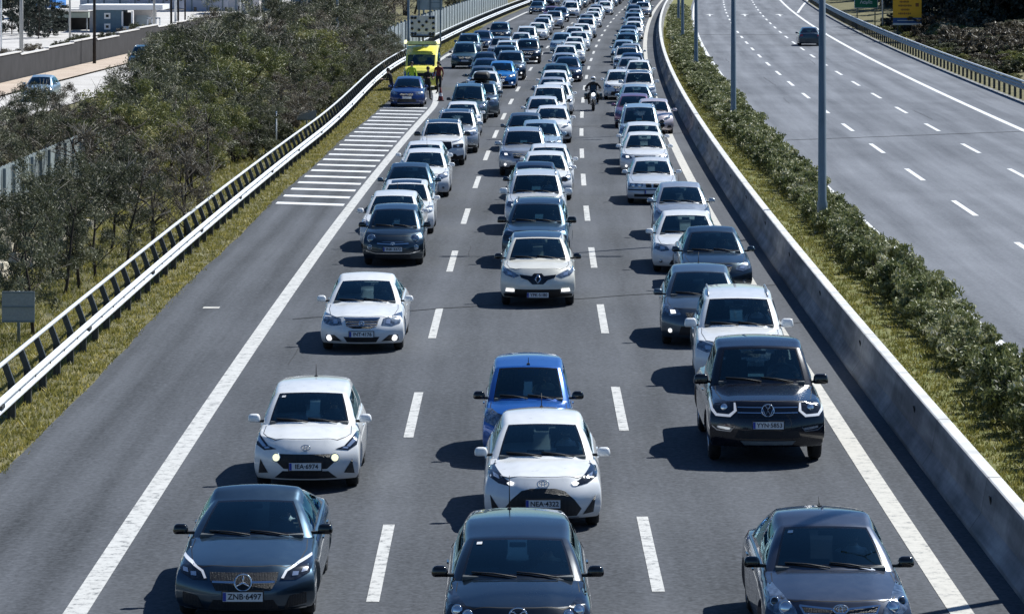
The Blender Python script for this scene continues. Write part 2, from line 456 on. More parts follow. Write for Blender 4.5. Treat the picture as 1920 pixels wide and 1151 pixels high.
    for i in range(len(rows) - 1):
        r0, r1 = rows[i], rows[i + 1]
        for j in range(nc - 1):
            quad = [rowsv[i][j], rowsv[i][j + 1], rowsv[i + 1][j + 1], rowsv[i + 1][j]]
            side = j < ns or j >= nc - 1 - ns
            key, mi = 'shell', 0
            if side:
                k = ns - 1 - j if j < ns else j - (nc - 1 - ns)       # 0 = next to the roof
                hgt = rowsv[i][nc - 1 - ns].z - rowsv[i][nc - 1].z
                win = 2 <= k <= 3 and hgt > .13
                y = (r0[0] + r1[0]) / 2
                limit = {'sedan': by - .28, 'coupe': by - .45, 'hatch': ry + .04, 'suv': ry + .05, 'mpv': ry + .05, 'city': ry - .1, 'pickup': ry}[p['kind']]
                if win and y > limit: win = False
                if win:
                    if r0[5] == 'b' and r1[5] != 'w' and abs((r0[0] + r1[0]) / 2 - bp) < .06: key, mi = 'shell', 2
                    else: key, mi = ('side_window' if j < ns else 'side_window2'), 0
                elif k in (1, 4) and hgt > .13 and y <= limit: key, mi = 'shell', 2
            else:
                a = abs(cols[j - ns] + cols[j - ns + 1]) / 2
                if r0[5] == 'w' and r1[5] == 'w' and r0[6] >= .04 and r1[6] < .97 and a < .865:
                    key = 'windscreen'; mi = 1 if (r1[6] < .12 or r0[6] > .88 or a > .825) else 0
                elif r0[5] == 'w' and r1[5] == 'w' and a < .9: key, mi = 'shell', 2
                elif r0[5] == 'g' and r1[6] <= .91 and a < .825: key, mi = 'rear_window', 0
            vv, ff = parts[key]
            o0 = len(vv); vv += quad; ff.append(((o0, o0 + 3, o0 + 2, o0 + 1), mi))
    glass = {}
    def mk(name, mats):
        vv, ff = parts[name]
        if not vv: return None
        m = bpy.data.meshes.new(name); m.from_pydata([tuple(v) for v in vv], [], [f for f, _ in ff])
        for q in mats: m.materials.append(q)
        m.polygons.foreach_set('material_index', [k for _, k in ff])
        bm = bmesh.new(); bm.from_mesh(m); bmesh.ops.remove_doubles(bm, verts=bm.verts, dist=.0008)
        bmesh.ops.dissolve_degenerate(bm, edges=bm.edges, dist=.0005)
        for f in bm.faces: f.smooth = True
        bm.normal_update()
        if sum(f.normal.z for f in bm.faces) < 0: bmesh.ops.reverse_faces(bm, faces=bm.faces)
        bm.to_mesh(m); bm.free(); return m
    G = MATS['car_glass']; D = MATS['dark_glass']
    glass['windscreen'] = mk('windscreen', [G, MATS['gloss_black']])
    glass['rear_window'] = mk('rear_window', [MATS['rear_glass']])
    glass['side_window'] = mk('side_window', [G]); glass['side_window2'] = mk('side_window2', [G])
    shell = mk('shell', [paint('white'), MATS['interior'], MATS['trim_black']])
    bm = bmesh.new(); bm.from_mesh(bme)
    for f in bm.faces: f.smooth = True
    nslots = len(bme.materials)
    for f in bm.faces:
        if f.material_index > 2: f.material_index = 2
    bm2 = bmesh.new(); bm2.from_mesh(shell); bpy.data.meshes.remove(shell)
    tmp = bpy.data.meshes.new('t'); bm2.to_mesh(tmp); bm2.free()
    bm.from_mesh(tmp); bpy.data.meshes.remove(tmp)
    bm.to_mesh(bme)
    bvh = BVHTree.FromBMesh(bm); bm.free()
    bme.materials.clear()
    for m in (paint('white'), MATS['interior'], MATS['trim_black']): bme.materials.append(m)
    def wsp(a, f, lift=.012):
        i = max(k for k in range(len(FW)) if FW[k] <= f + 1e-6); i = min(i, len(FW) - 2)
        t = (f - FW[i]) / (FW[i + 1] - FW[i])
        q = gpos(rows[i], a).lerp(gpos(rows[i + 1], a), t)
        n = Vector((0, -(zh - zc0), hy - cy)).normalized()
        return q + n * lift
    return dict(mesh=bme, bvh=bvh, glass=glass, wsp=wsp, hwB=hwB, belt=belt, top=top, bp=bp, zh=zh)

def cast(B, o, d):
    h = B['bvh'].ray_cast(Vector(o), Vector(d))
    return h[0], h[1]
def patch(B, poly, axis='Y', lift=.006, step=.045, mb=None, mat='trim_black', sign=1):
    """a polygon drawn in front view (x,z), plan (x,y) or side view (y,z), laid on the body"""
    xs = [q[0] for q in poly]; zs = [q[1] for q in poly]
    pts = []; n = len(poly)
    for i in range(n):
        a, b = Vector(poly[i]), Vector(poly[(i + 1) % n]); k = max(1, int((b - a).length / step))
        pts += [a.lerp(b, t / k) for t in range(k)]
    nb = len(pts)
    def inside(x, z):
        r = False; j = n - 1
        for i in range(n):
            xi, zi = poly[i]; xj, zj = poly[j]
            if (zi > z) != (zj > z) and x < (xj - xi) * (z - zi) / (zj - zi) + xi: r = not r
            j = i
        return r
    x = min(xs) + step / 2
    while x < max(xs):
        z = min(zs) + step / 2
        while z < max(zs):
            if inside(x, z) and min((Vector((x, z)) - q).length for q in pts[:nb]) > step * .45: pts.append(Vector((x, z)))
            z += step
        x += step
    res = delaunay_2d_cdt(pts, [], [list(range(nb))], 1, 1e-5)
    out = []; ok = []
    for q in res[0]:
        if axis == 'Y':
            qx, qz = q[0], q[1]
            for _ in range(14):
                h, nn = cast(B, (qx, -1, qz), (0, 1, 0))
                if h is not None and h.y < 1.0 + lift * 4: break
                h = None; qx *= .985; qz -= .005
        elif axis == 'Z': h, nn = cast(B, (q[0], q[1], 4), (0, 0, -1))
        elif axis == 'R': h, nn = cast(B, (q[0], 12, q[1]), (0, -1, 0))
        else: h, nn = cast(B, (3 * sign, q[0], q[1]), (-sign, 0, 0))
        ok.append(h is not None)
        if h is None: h = Vector((0, 0, 0)); nn = Vector((0, 0, 1))
        out.append(h + nn * lift)
    fs = [f for f in res[2] if all(ok[i] for i in f) and max((out[f[0]] - out[f[k]]).length for k in range(1, len(f))) < .35]
    own = mb is None
    if own: mb = MB()
    mb.add(out, fs, mat, True)
    return mb
def ribbon(B, pts, w, axis='Z', lift=.003, mb=None, mat='trim_black', sign=1):
    n = len(pts); L1, L2 = [], []
    dense = []
    for i in range(n - 1):
        a, b = Vector(pts[i]), Vector(pts[i + 1]); k = max(1, int((b - a).length / .06))
        dense += [a.lerp(b, t / k) for t in range(k)]
    dense.append(Vector(pts[-1]))
    vs = []
    for i, q in enumerate(dense):
        t = (dense[min(i + 1, len(dense) - 1)] - dense[max(i - 1, 0)]).normalized(); s = Vector((-t.y, t.x)) * w / 2
        for e in (q + s, q - s):
            if axis == 'Z': h, nn = cast(B, (e.x, e.y, 4), (0, 0, -1))
            elif axis == 'Y': h, nn = cast(B, (e.x, -1, e.y), (0, 1, 0))
            else: h, nn = cast(B, (3 * sign, e.x, e.y), (-sign, 0, 0))
            if h is None: return mb
            vs.append(h + nn * lift)
    mb.add(vs, [(2 * i, 2 * i + 1, 2 * i + 3, 2 * i + 2) for i in range(len(dense) - 1)], mat, True)
    return mb
def mir(poly): return [(-x, z) for x, z in poly][::-1]
def disc(B, x, z, r, mat, mb=None, lift=.012, seg=14, ring=None, bulge=.3):
    """round lamp facing forward at front-view x,z"""
    if mb is None: mb = MB()
    h, nn = cast(B, (x, -1, z), (0, 1, 0))
    if h is None: return mb
    n = (nn + Vector((0, -1.2, 0))).normalized(); c = h + n * lift
    u = n.cross(Vector((0, 0, 1))).normalized(); v = u.cross(n) * -1
    vs = [c + n * r * bulge]
    for rr, dd in ((r * .6, r * bulge * .75), (r, 0)):
        vs += [c + n * dd + (u * math.cos(2 * math.pi * k / seg) + v * math.sin(2 * math.pi * k / seg)) * rr for k in range(seg)]
    fs = [(0, 1 + k, 1 + (k + 1) % seg) for k in range(seg)] + [(1 + k, 1 + seg + k, 1 + seg + (k + 1) % seg, 1 + (k + 1) % seg) for k in range(seg)]
    mb.add(vs, fs, mat, True)
    if ring:
        pts = [c + (u * math.cos(2 * math.pi * k / 16) + v * math.sin(2 * math.pi * k / 16)) * r for k in range(17)]
        mb.tube(pts, ring[1], ring[0], 5, False)
    return mb

def wheel_mesh(r):
    mb = MB(); w = .20
    mb.lathe([(r * .64, -w / 2 + .01), (r * .88, -w / 2), (r * .97, -w / 2 + .03), (r, -w / 4), (r, w / 4), (r * .97, w / 2 - .03), (r * .88, w / 2), (r * .64, w / 2 - .01)], 'X', (0, 0, 0), 'rubber', 28)
    t = mb.mesh('wheel', True)
    rb = MB()
    rb.lathe([(r * .66, -w / 2 + .01), (r * .66, w / 2 - .015), (r * .60, w / 2 - .02), (r * .58, w / 2 - .07), (.02, w / 2 - .08)], 'X', (0, 0, 0), 'trim_black', 24)
    rb.lathe([(r * .67, w / 2 - .012), (r * .62, w / 2 - .006), (r * .60, w / 2 - .03)], 'X', (0, 0, 0), 'alloy', 24)
    for k in range(5):
        a = 2 * math.pi * k / 5
        for da in (-.14, .14):
            p0 = (w / 2 - .02, math.cos(a) * .04, math.sin(a) * .04); p1 = (w / 2 - .018, math.cos(a + da) * r * .61, math.sin(a + da) * r * .61)
            rb.tube([p0, p1], [.024, .016], 'alloy', 6)
    rb.lathe([(.001, w / 2), (.05, w / 2 - .005), (.06, w / 2 - .03)], 'X', (0, 0, 0), 'alloy', 12)
    return t, rb.mesh('rim', True)
WHEELS = {}
def seat_mesh():
    mb = MB()
    mb.box((0, .12, -.05), (.50, .16, .46), 'seat_fabric', taper=.9); mb.box((0, .14, .26), (.27, .10, .18), 'seat_fabric', taper=.85)
    mb.box((0, .13, .18), (.14, .04, .10), 'trim_black')
    return rounded(mb, .05, 0, 'seat')
SEAT = [None]; WHEELM = [None]

def plate(parent_parts, B, z, txt, w=.50, h=.115, tilt=.0, yoff=0):
    hit, nn = cast(B, (0, -1, z), (0, 1, 0))
    mb = MB(); y = hit.y - .022 + yoff
    mb.box((0, y, z), (w, .012, h), 'plate_white'); mb.box((-w / 2 + .022, y - .0075, z), (.04, .003, h * .92), 'plate_blue')
    mb.box((0, y + .008, z), (w + .03, .01, h + .03), 'trim_black')
    parent_parts.append(('number_plate', mb.mesh('number_plate', True), None, 'plate'))
    if txt:
        parent_parts.append(('plate_lettering', text_mesh(txt, h * .86, 'plate_ink'), (Vector((.022, y - .0085, z)), 'text'), 'of_plate'))

STYLES = {}
def style(name, p, front, extra=None, plate_z=.42, plate_txt='ZYK·2184', mirror='paint', badge=None, seams=True):
    """builds and stores the part meshes of one car design"""
    B = car_body(p); L, W, H = p['L'], p['W'], p['H']; hw = W / 2
    parts = []                              # (part name, mesh, placement, role)
    body = MB()
    # bonnet and door shut lines, cowl
    cy = p['cy']; bx = p.get('bonx', .80) * hw
    if seams:
        ribbon(B, [(-bx, cy + .10), (-bx * 1.02, cy - .3), (-bx * .92, .42), (-bx * .72, .30), (-bx * .3, .235), (0, .22), (bx * .3, .235), (bx * .72, .30), (bx * .92, .42), (bx * 1.02, cy - .3), (bx, cy + .10)], .011, 'Z', .002, body)
    for s in (-1, 1):
        d0 = p['wf'] + .48
        for yy in (d0, B['bp'] + .02, p['wr'] - .42 if p['kind'] not in ('coupe',) else L * .66):
            ribbon(B, [(yy, .30), (yy + .01, .6), (yy + .0, B['belt'](yy) - .03)], .010, 'X', .002, body, sign=s)
        ribbon(B, [(p['wf'] + .42, .27), (p['wr'] - .42, .27)], .05, 'X', .004, body, sign=s)
        for yy in (B['bp'] - .22, min(B['bp'] + .75, p['wr'] - .2)):
            h, n = cast(B, (3 * s, yy, B['belt'](yy) - .14), (-s, 0, 0))
            if h: body.box(tuple(h + n * .004), (.02, .17, .022), 'paint_white')
    for spec in front:
        nm, mat, poly, mode = spec[:4]; lift = spec[4] if len(spec) > 4 else .006
        pl = [(x * hw, z) for x, z in poly]
        if mode == 'c': q = patch(B, pl, 'Y', lift, mb=None, mat=mat); parts.append((nm, q.mesh(nm), None, ''))
        elif mode == 'b': patch(B, pl, 'Y', lift, mb=body, mat=mat)
        elif mode == 'bm': patch(B, pl, 'Y', lift, mb=body, mat=mat); patch(B, mir(pl), 'Y', lift, mb=body, mat=mat)
        elif mode == 'top': patch(B, [(x * hw, y) for x, y in poly], 'Z', lift, mb=body, mat=mat)
        elif mode in ('m', 'sub'):
            for w_ in (pl, mir(pl)):
                q = patch(B, w_, 'Y', lift, mb=None, mat=mat, step=.035); parts.append((nm, q.mesh(nm), None, 'sub' if mode == 'sub' else ''))
        elif mode in ('disc', 'subdisc'):
            (x, z), r = poly[0], poly[1][0]
            for sx in (-1, 1):
                q = disc(B, x * hw * sx, z, r, mat, lift=lift, ring=spec[5] if len(spec) > 5 else None)
                parts.append((nm, q.mesh(nm), None, 'sub' if mode == 'subdisc' else ''))
        elif mode == 'rib':
            mb = MB(); ribbon(B, pl, spec[5], 'Y', lift, mb, mat); parts.append((nm, mb.mesh(nm), None, ''))
        elif mode == 'ribb': ribbon(B, pl, spec[5], 'Y', lift, body, mat)
        elif mode == 'ribm':
            ribbon(B, pl, spec[5], 'Y', lift, body, mat); ribbon(B, [(-x, z) for x, z in pl], spec[5], 'Y', lift, body, mat)
    if badge:
        mb = MB(); badge(mb, B); parts.append(('badge', mb.mesh('badge', True), None, ''))
    if plate_z: plate(parts, B, plate_z, plate_txt)
    # rear lamps and plate
    tz = p['dz'] - .16
    for s in (-1, 1):
        pl = [(s * .62 * hw, tz - .09), (s * .93 * hw, tz - .10), (s * .93 * hw, tz + .07), (s * .64 * hw, tz + .06)]
        q = patch(B, pl if s > 0 else pl[::-1], 'R', .006, mat='tail_red'); parts.append(('tail_light', q.mesh('tail_light'), None, 'rear'))
    # assemble the body mesh
    bm = bmesh.new(); bm.from_mesh(B['mesh'])
    mats = list(B['mesh'].materials)
    add = body.mesh('x'); remap = []
    for m in add.materials:
        if m.name == 'paint_white': remap.append(0)
        else:
            if m not in mats: mats.append(m)
            remap.append(mats.index(m))
    for q in add.polygons: q.material_index = remap[q.material_index]
    bm.from_mesh(add); me = bpy.data.meshes.new(name + '_body'); bm.to_mesh(me); bm.free()
    for m in mats: me.materials.append(m)
    bpy.data.meshes.remove(add); bpy.data.meshes.remove(B['mesh'])
    for k in ('windscreen', 'rear_window', 'side_window', 'side_window2'):
        g = B['glass'][k]
        if g: parts.append((k.replace('2', ''), g, None, ''))
    # mirrors
    for s in (-1, 1):
        mb = MB(); my = cy + .34; mz = B['belt'](my) + .10; mx = hw * .89 + .10
        big = 1.25 if p['kind'] in ('pickup', 'suv') else 1.0
        mb.box((s * (mx + .035), my, mz), (.215 * big, .13, .135 * big), 'paint_white' if mirror == 'paint' else 'gloss_black', taper=.8)
        m = rounded(mb, .05, 0, 'mirror')
        st = MB(); st.box((s * (mx - .09), my + .02, mz - .05), (.13, .07, .035), 'trim_black')
        b2 = bmesh.new(); b2.from_mesh(m); t2 = st.mesh('s'); 
        for q in t2.polygons: q.material_index = 1
        b2.from_mesh(t2); b2.to_mesh(m); b2.free(); m.materials.append(MATS['trim_black'])
        parts.append(('mirror', m, None, 'paint' if mirror == 'paint' else ''))
    # wipers
    for a0, a1, f0 in ((-.02, -.72, .10), (.62, -.02, .09)):
        mb = MB(); mb.tube([B['wsp'](a0, .02, .02), B['wsp']((a0 + a1) / 2, f0 * .9, .02), B['wsp'](a1, f0 + .03, .016)], .011, 'trim_black', 5)
        parts.append(('wiper', mb.mesh('wiper', True), None, 'near'))
    # stickers, mirror stalk
    mb = MB(); q = B['wsp'](0, .86, -.05); mb.box(tuple(q), (.2, .04, .06), 'trim_black'); parts.append(('rear_view_mirror', rounded(mb, .015, 0, 'rear_view_mirror'), None, 'near'))
    r = p['wheel']
    if r not in WHEELS: WHEELS[r] = wheel_mesh(r)
    for yy in (p['wf'], p['wr']):
        for s in (-1, 1):
            parts.append(('wheel', WHEELS[r][0], (Vector((s * (hw - .145), yy, r)), s), 'wheel'))
            parts.append(('rim', WHEELS[r][1], (Vector((s * (hw - .145), yy, r)), s), 'of_wheel'))
    if SEAT[0] is None: SEAT[0] = seat_mesh()
    sy = (p['hy'] + .42); sz = p['cz'] + .02
    sc = min(1, (H - p['cz']) / .50)
    ry2 = min(sy + .82, p['ry'] - .42)
    for xx, yy in ((-.37, sy), (.37, sy), (-.35, ry2), (.35, ry2)):
        if yy > sy and ry2 < sy + .5: continue
        parts.append(('seat', SEAT[0], (Vector((xx * W / 1.78, yy, sz + .04 - (.05 if yy > sy else 0))), 'seat', sc * (.8 if yy > sy else 1)), 'near'))
    mb = MB()
    c = Vector((.37 * W / 1.78, cy + .80, p['cz'] + .03))
    pts = [c + Vector((math.cos(t) * .18, math.sin(t) * .07, math.sin(t) * .165)) for t in np.linspace(0, 2 * math.pi, 19)]
    mb.tube(pts, .016, 'trim_black', 6, False); mb.tube([pts[0], pts[9]], .02, 'trim_black', 6); parts.append(('steering_wheel', mb.mesh('steering_wheel', True), None, 'near'))
    mb = MB()
    mb.box((0, cy + .42, p['cz'] - .02), (W * .74, .60, .06), 'dash'); mb.box((.37 * W / 1.78, cy + .55, p['cz'] + .04), (.36, .24, .09), 'dash', taper=.7)
    if p['L'] > 3.8: mb.box((-.1, cy + .50, p['cz'] + .02), (.26, .16, .03), 'trim_black')
    parts.append(('dashboard', rounded(mb, .02, 0, 'dashboard'), None, 'near'))
    if extra: extra(parts, B, p)
    parts.insert(0, ('body', me, None, 'paint'))
    STYLES[name] = dict(p=p, parts=parts, B=B, far=None)

def far_mesh(name):
    """all the parts of a design in one mesh, paint in slot 0 - for cars only a few pixels tall"""
    S = STYLES[name]
    if S['far']: return S['far']
    bm = bmesh.new(); mats = [paint('white')]
    for pn, me, place, role in S['parts']:
        if role in ('of_plate', 'near') and pn not in ('seat',): continue
        t = me.copy()
        rm = []
        for m in t.materials:
            if m.name == 'paint_white': rm.append(0)
            else:
                if m not in mats: mats.append(m)
                rm.append(mats.index(m))
        for q in t.polygons: q.material_index = rm[q.material_index] if rm else 0
        t.transform(place_matrix(place, S['p'])); bm.from_mesh(t); bpy.data.meshes.remove(t)
    me = bpy.data.meshes.new(name + '_far'); bm.to_mesh(me); bm.free()
    for m in mats: me.materials.append(m)
    S['far'] = me; return me
def place_matrix(place, p):
    if place is None: return Matrix.Identity(4)
    if place[1] == 'text': return Matrix.Translation(place[0]) @ Matrix.Rotation(R(90), 4, 'X')
    if place[1] == 'seat': return Matrix.Translation(place[0]) @ Matrix.Diagonal((1, 1, place[2], 1))
    return Matrix.Translation(place[0]) @ (Matrix.Rotation(math.pi, 4, 'Z') if place[1] < 0 else Matrix.Identity(4))

def put_car(sname, colour, x, y, rz, label, cat, group, obj_name, detail=True, roofcol=None, ptxt=None, z0=0.0):
    """x, y is the middle of the front bumper; the car faces -y before rz"""
    S = STYLES[sname]; p = S['p']
    root = empty(obj_name, (x, y, z0), rz) if detail else None
    pm = paint(colour)
    if not detail:
        o = link(obj_name, far_mesh(sname)); o.location = (x, y, z0); o.rotation_euler = (0, 0, rz)
        o.material_slots[0].link = 'OBJECT'; o.material_slots[0].material = pm
        tag(o, label, cat, group); return o
    tag(root, label, cat, group)
    lastp = None; last = None; nsub = 0
    for pn, me, place, role in S['parts']:
        if role == 'rear' and False: continue
        o = bpy.data.objects.new(pn, me); C.objects.link(o)
        if role == 'of_plate':
            if ptxt == '': bpy.data.objects.remove(o); continue
            if ptxt: o.data = text_mesh(ptxt, .1, 'plate_ink')
            o.parent = lastp
        elif role == 'of_wheel': o.parent = lastp
        elif role == 'sub':
            o.parent = last[nsub % 2] if last else root; nsub += 1
        else: o.parent = root
        M = place_matrix(place, p)
        o.matrix_local = M
        if role == 'of_wheel': o.matrix_local = Matrix.Identity(4)
        if role in ('plate', 'wheel'): lastp = o
        if pn == 'headlight' and role == '':
            last = (last or []) + [o]
            if len(last) > 2: last = last[-2:]
        if pn == 'projector' and role == 'sub':
            pass
        if role == 'paint':
            for sl in o.material_slots:
                if sl.material and sl.material.name == 'paint_white':
                    sl.link = 'OBJECT'; sl.material = pm
    return root
# ---------------------------------------------------------------- emblems
def at_front(B, x, z, lift=.02):
    h, n = cast(B, (x, -1, z), (0, 1, 0)); n = (n + Vector((0, -1, 0))).normalized()
    u = Vector((1, 0, 0)); v = u.cross(n) * -1
    if v.z < 0: v = -v
    return h + n * lift, u, v, n
def ring_on(mb, c, u, v, rx, ry, r, mat='chrome', a0=0, a1=2 * math.pi):
    mb.tube([c + u * math.cos(t) * rx + v * math.sin(t) * ry for t in np.linspace(a0, a1, 25)], r, mat, 6, False)
def star_badge(z, R0=.09):
    def f(mb, B):
        c, u, v, n = at_front(B, 0, z); ring_on(mb, c, u, v, R0, R0, .011)
        for k in range(3):
            a = math.pi / 2 + k * 2 * math.pi / 3
            mb.tube([c, c + (u * math.cos(a) + v * math.sin(a)) * R0], [.017, .006], 'chrome', 6)
    return f
def vw_badge(z, R0=.085):
    def f(mb, B):
        c, u, v, n = at_front(B, 0, z); ring_on(mb, c, u, v, R0, R0, .010)
        g = lambda pts: mb.tube([c + u * x * R0 + v * y * R0 for x, y in pts], .008, 'chrome', 5)
        g([(-.42, .88), (0, .12), (.42, .88)]); g([(-.88, .38), (-.42, -.85), (0, -.02), (.42, -.85), (.88, .38)])
    return f
def oval_badge(z, R0=.075):
    def f(mb, B):
        c, u, v, n = at_front(B, 0, z); ring_on(mb, c, u, v, R0, R0 * .66, .009)
        ring_on(mb, c + v * .014, u, v, R0 * .62, R0 * .26, .006); ring_on(mb, c, u, v, R0 * .26, R0 * .60, .006)
    return f
def diamond_badge(z, R0=.10):
    def f(mb, B):
        c, u, v, n = at_front(B, 0, z)
        mb.tube([c + u * x * R0 * .62 + v * y * R0 for x, y in ((0, 1), (1, 0), (0, -1), (-1, 0), (0, 1))], .017, 'chrome', 4)
    return f
def wing_badge(z, R0=.085):
    def f(mb, B):
        c, u, v, n = at_front(B, 0, z, .03); ring_on(mb, c, u, v, R0, R0 * .74, .010)
        mb.tube([c + u * x * R0 + v * y * R0 for x, y in ((-.95, .3), (-.5, .28), (0, -.2), (.5, .28), (.95, .3))], .010, 'chrome', 5)
    return f
def h_badge(z, R0=.07):
    def f(mb, B):
        c, u, v, n = at_front(B, 0, z); ring_on(mb, c, u, v, R0, R0 * .6, .008)
        for a in ((-.4, -.4, -.25, .45), (.25, -.45, .4, .4), (-.35, -.05, .35, .08)):
            mb.tube([c + u * a[0] * R0 + v * a[1] * R0, c + u * a[2] * R0 + v * a[3] * R0], .007, 'chrome', 5)
    return f
def antenna(x, y, ln=.5, tilt=-.25):
    def f(parts, B, p):
        h, n = cast(B, (x, y, 4), (0, 0, -1)); mb = MB()
        mb.tube([h, h + Vector((0, -tilt * ln, ln))], [.009, .004], 'trim_black', 5); mb.box(tuple(h), (.05, .09, .03), 'trim_black')
        parts.append(('antenna', mb.mesh('antenna', True), None, ''))
    return f
def rails(parts, B, p, mat='alloy'):
    hw = p['W'] / 2 * p['roofw']
    for s in (-1, 1):
        mb = MB(); y0, y1 = p['hy'] + .2, p['ry'] - .05
        pts = []
        for i, y in enumerate(np.linspace(y0, y1, 7)):
            h, n = cast(B, (s * hw * .90, y, 4), (0, 0, -1)); pts.append(Vector((s * hw * .90, y, h.z + (.035 if 0 < i < 6 else -.01))))
        mb.tube(pts, .018, mat, 6); parts.append(('roof_rail', mb.mesh('roof_rail', True), None, ''))
def roof_panel(mat, x=.55, y0=.12, y1=.55, name='sunroof'):
    def f(parts, B, p):
        hw = p['W'] / 2
        q = patch(B, [(-x * hw, p['hy'] + y0), (x * hw, p['hy'] + y0), (x * hw, p['hy'] + y1), (-x * hw, p['hy'] + y1)], 'Z', .005, mat=mat, step=.12)
        parts.append((name, q.mesh(name), None, ''))
    return f
def roof_box(parts, B, p):
    mb = MB(); mb.box((0, (p['hy'] + p['ry']) / 2, p['H'] + .24), (.80, 1.75, .34), 'trim_black', taper=.86)
    parts.append(('roof_box', rounded(mb, .13, 0, 'roof_box'), None, ''))
    mb = MB()
    for yy in (p['hy'] + .5, p['ry'] - .4): mb.box((0, yy, p['H'] + .04), (1.1, .06, .05), 'trim_black')
    parts.append(('roof_bar', mb.mesh('roof_bar', True), None, ''))
def both(*fs):
    def f(parts, B, p):
        for g in fs: g(parts, B, p)
    return f
def stickers(parts, B, p):
    mb = MB(); e = [B['wsp'](a, f, .008) for a, f in ((-.76, .85), (-.66, .85), (-.66, .78), (-.76, .78))]
    mb.add(e, [(0, 1, 2, 3)], 'plate_white'); parts.append(('sticker', mb.mesh('sticker'), None, ''))

# ---------------------------------------------------------------- the designs
def fog_light(z, x=.70, lit=True, r=.055):
    return ('fog_light', 'lamp_on' if lit else 'lamp_lens', [(x, z), (r, 0)], 'disc', .02)

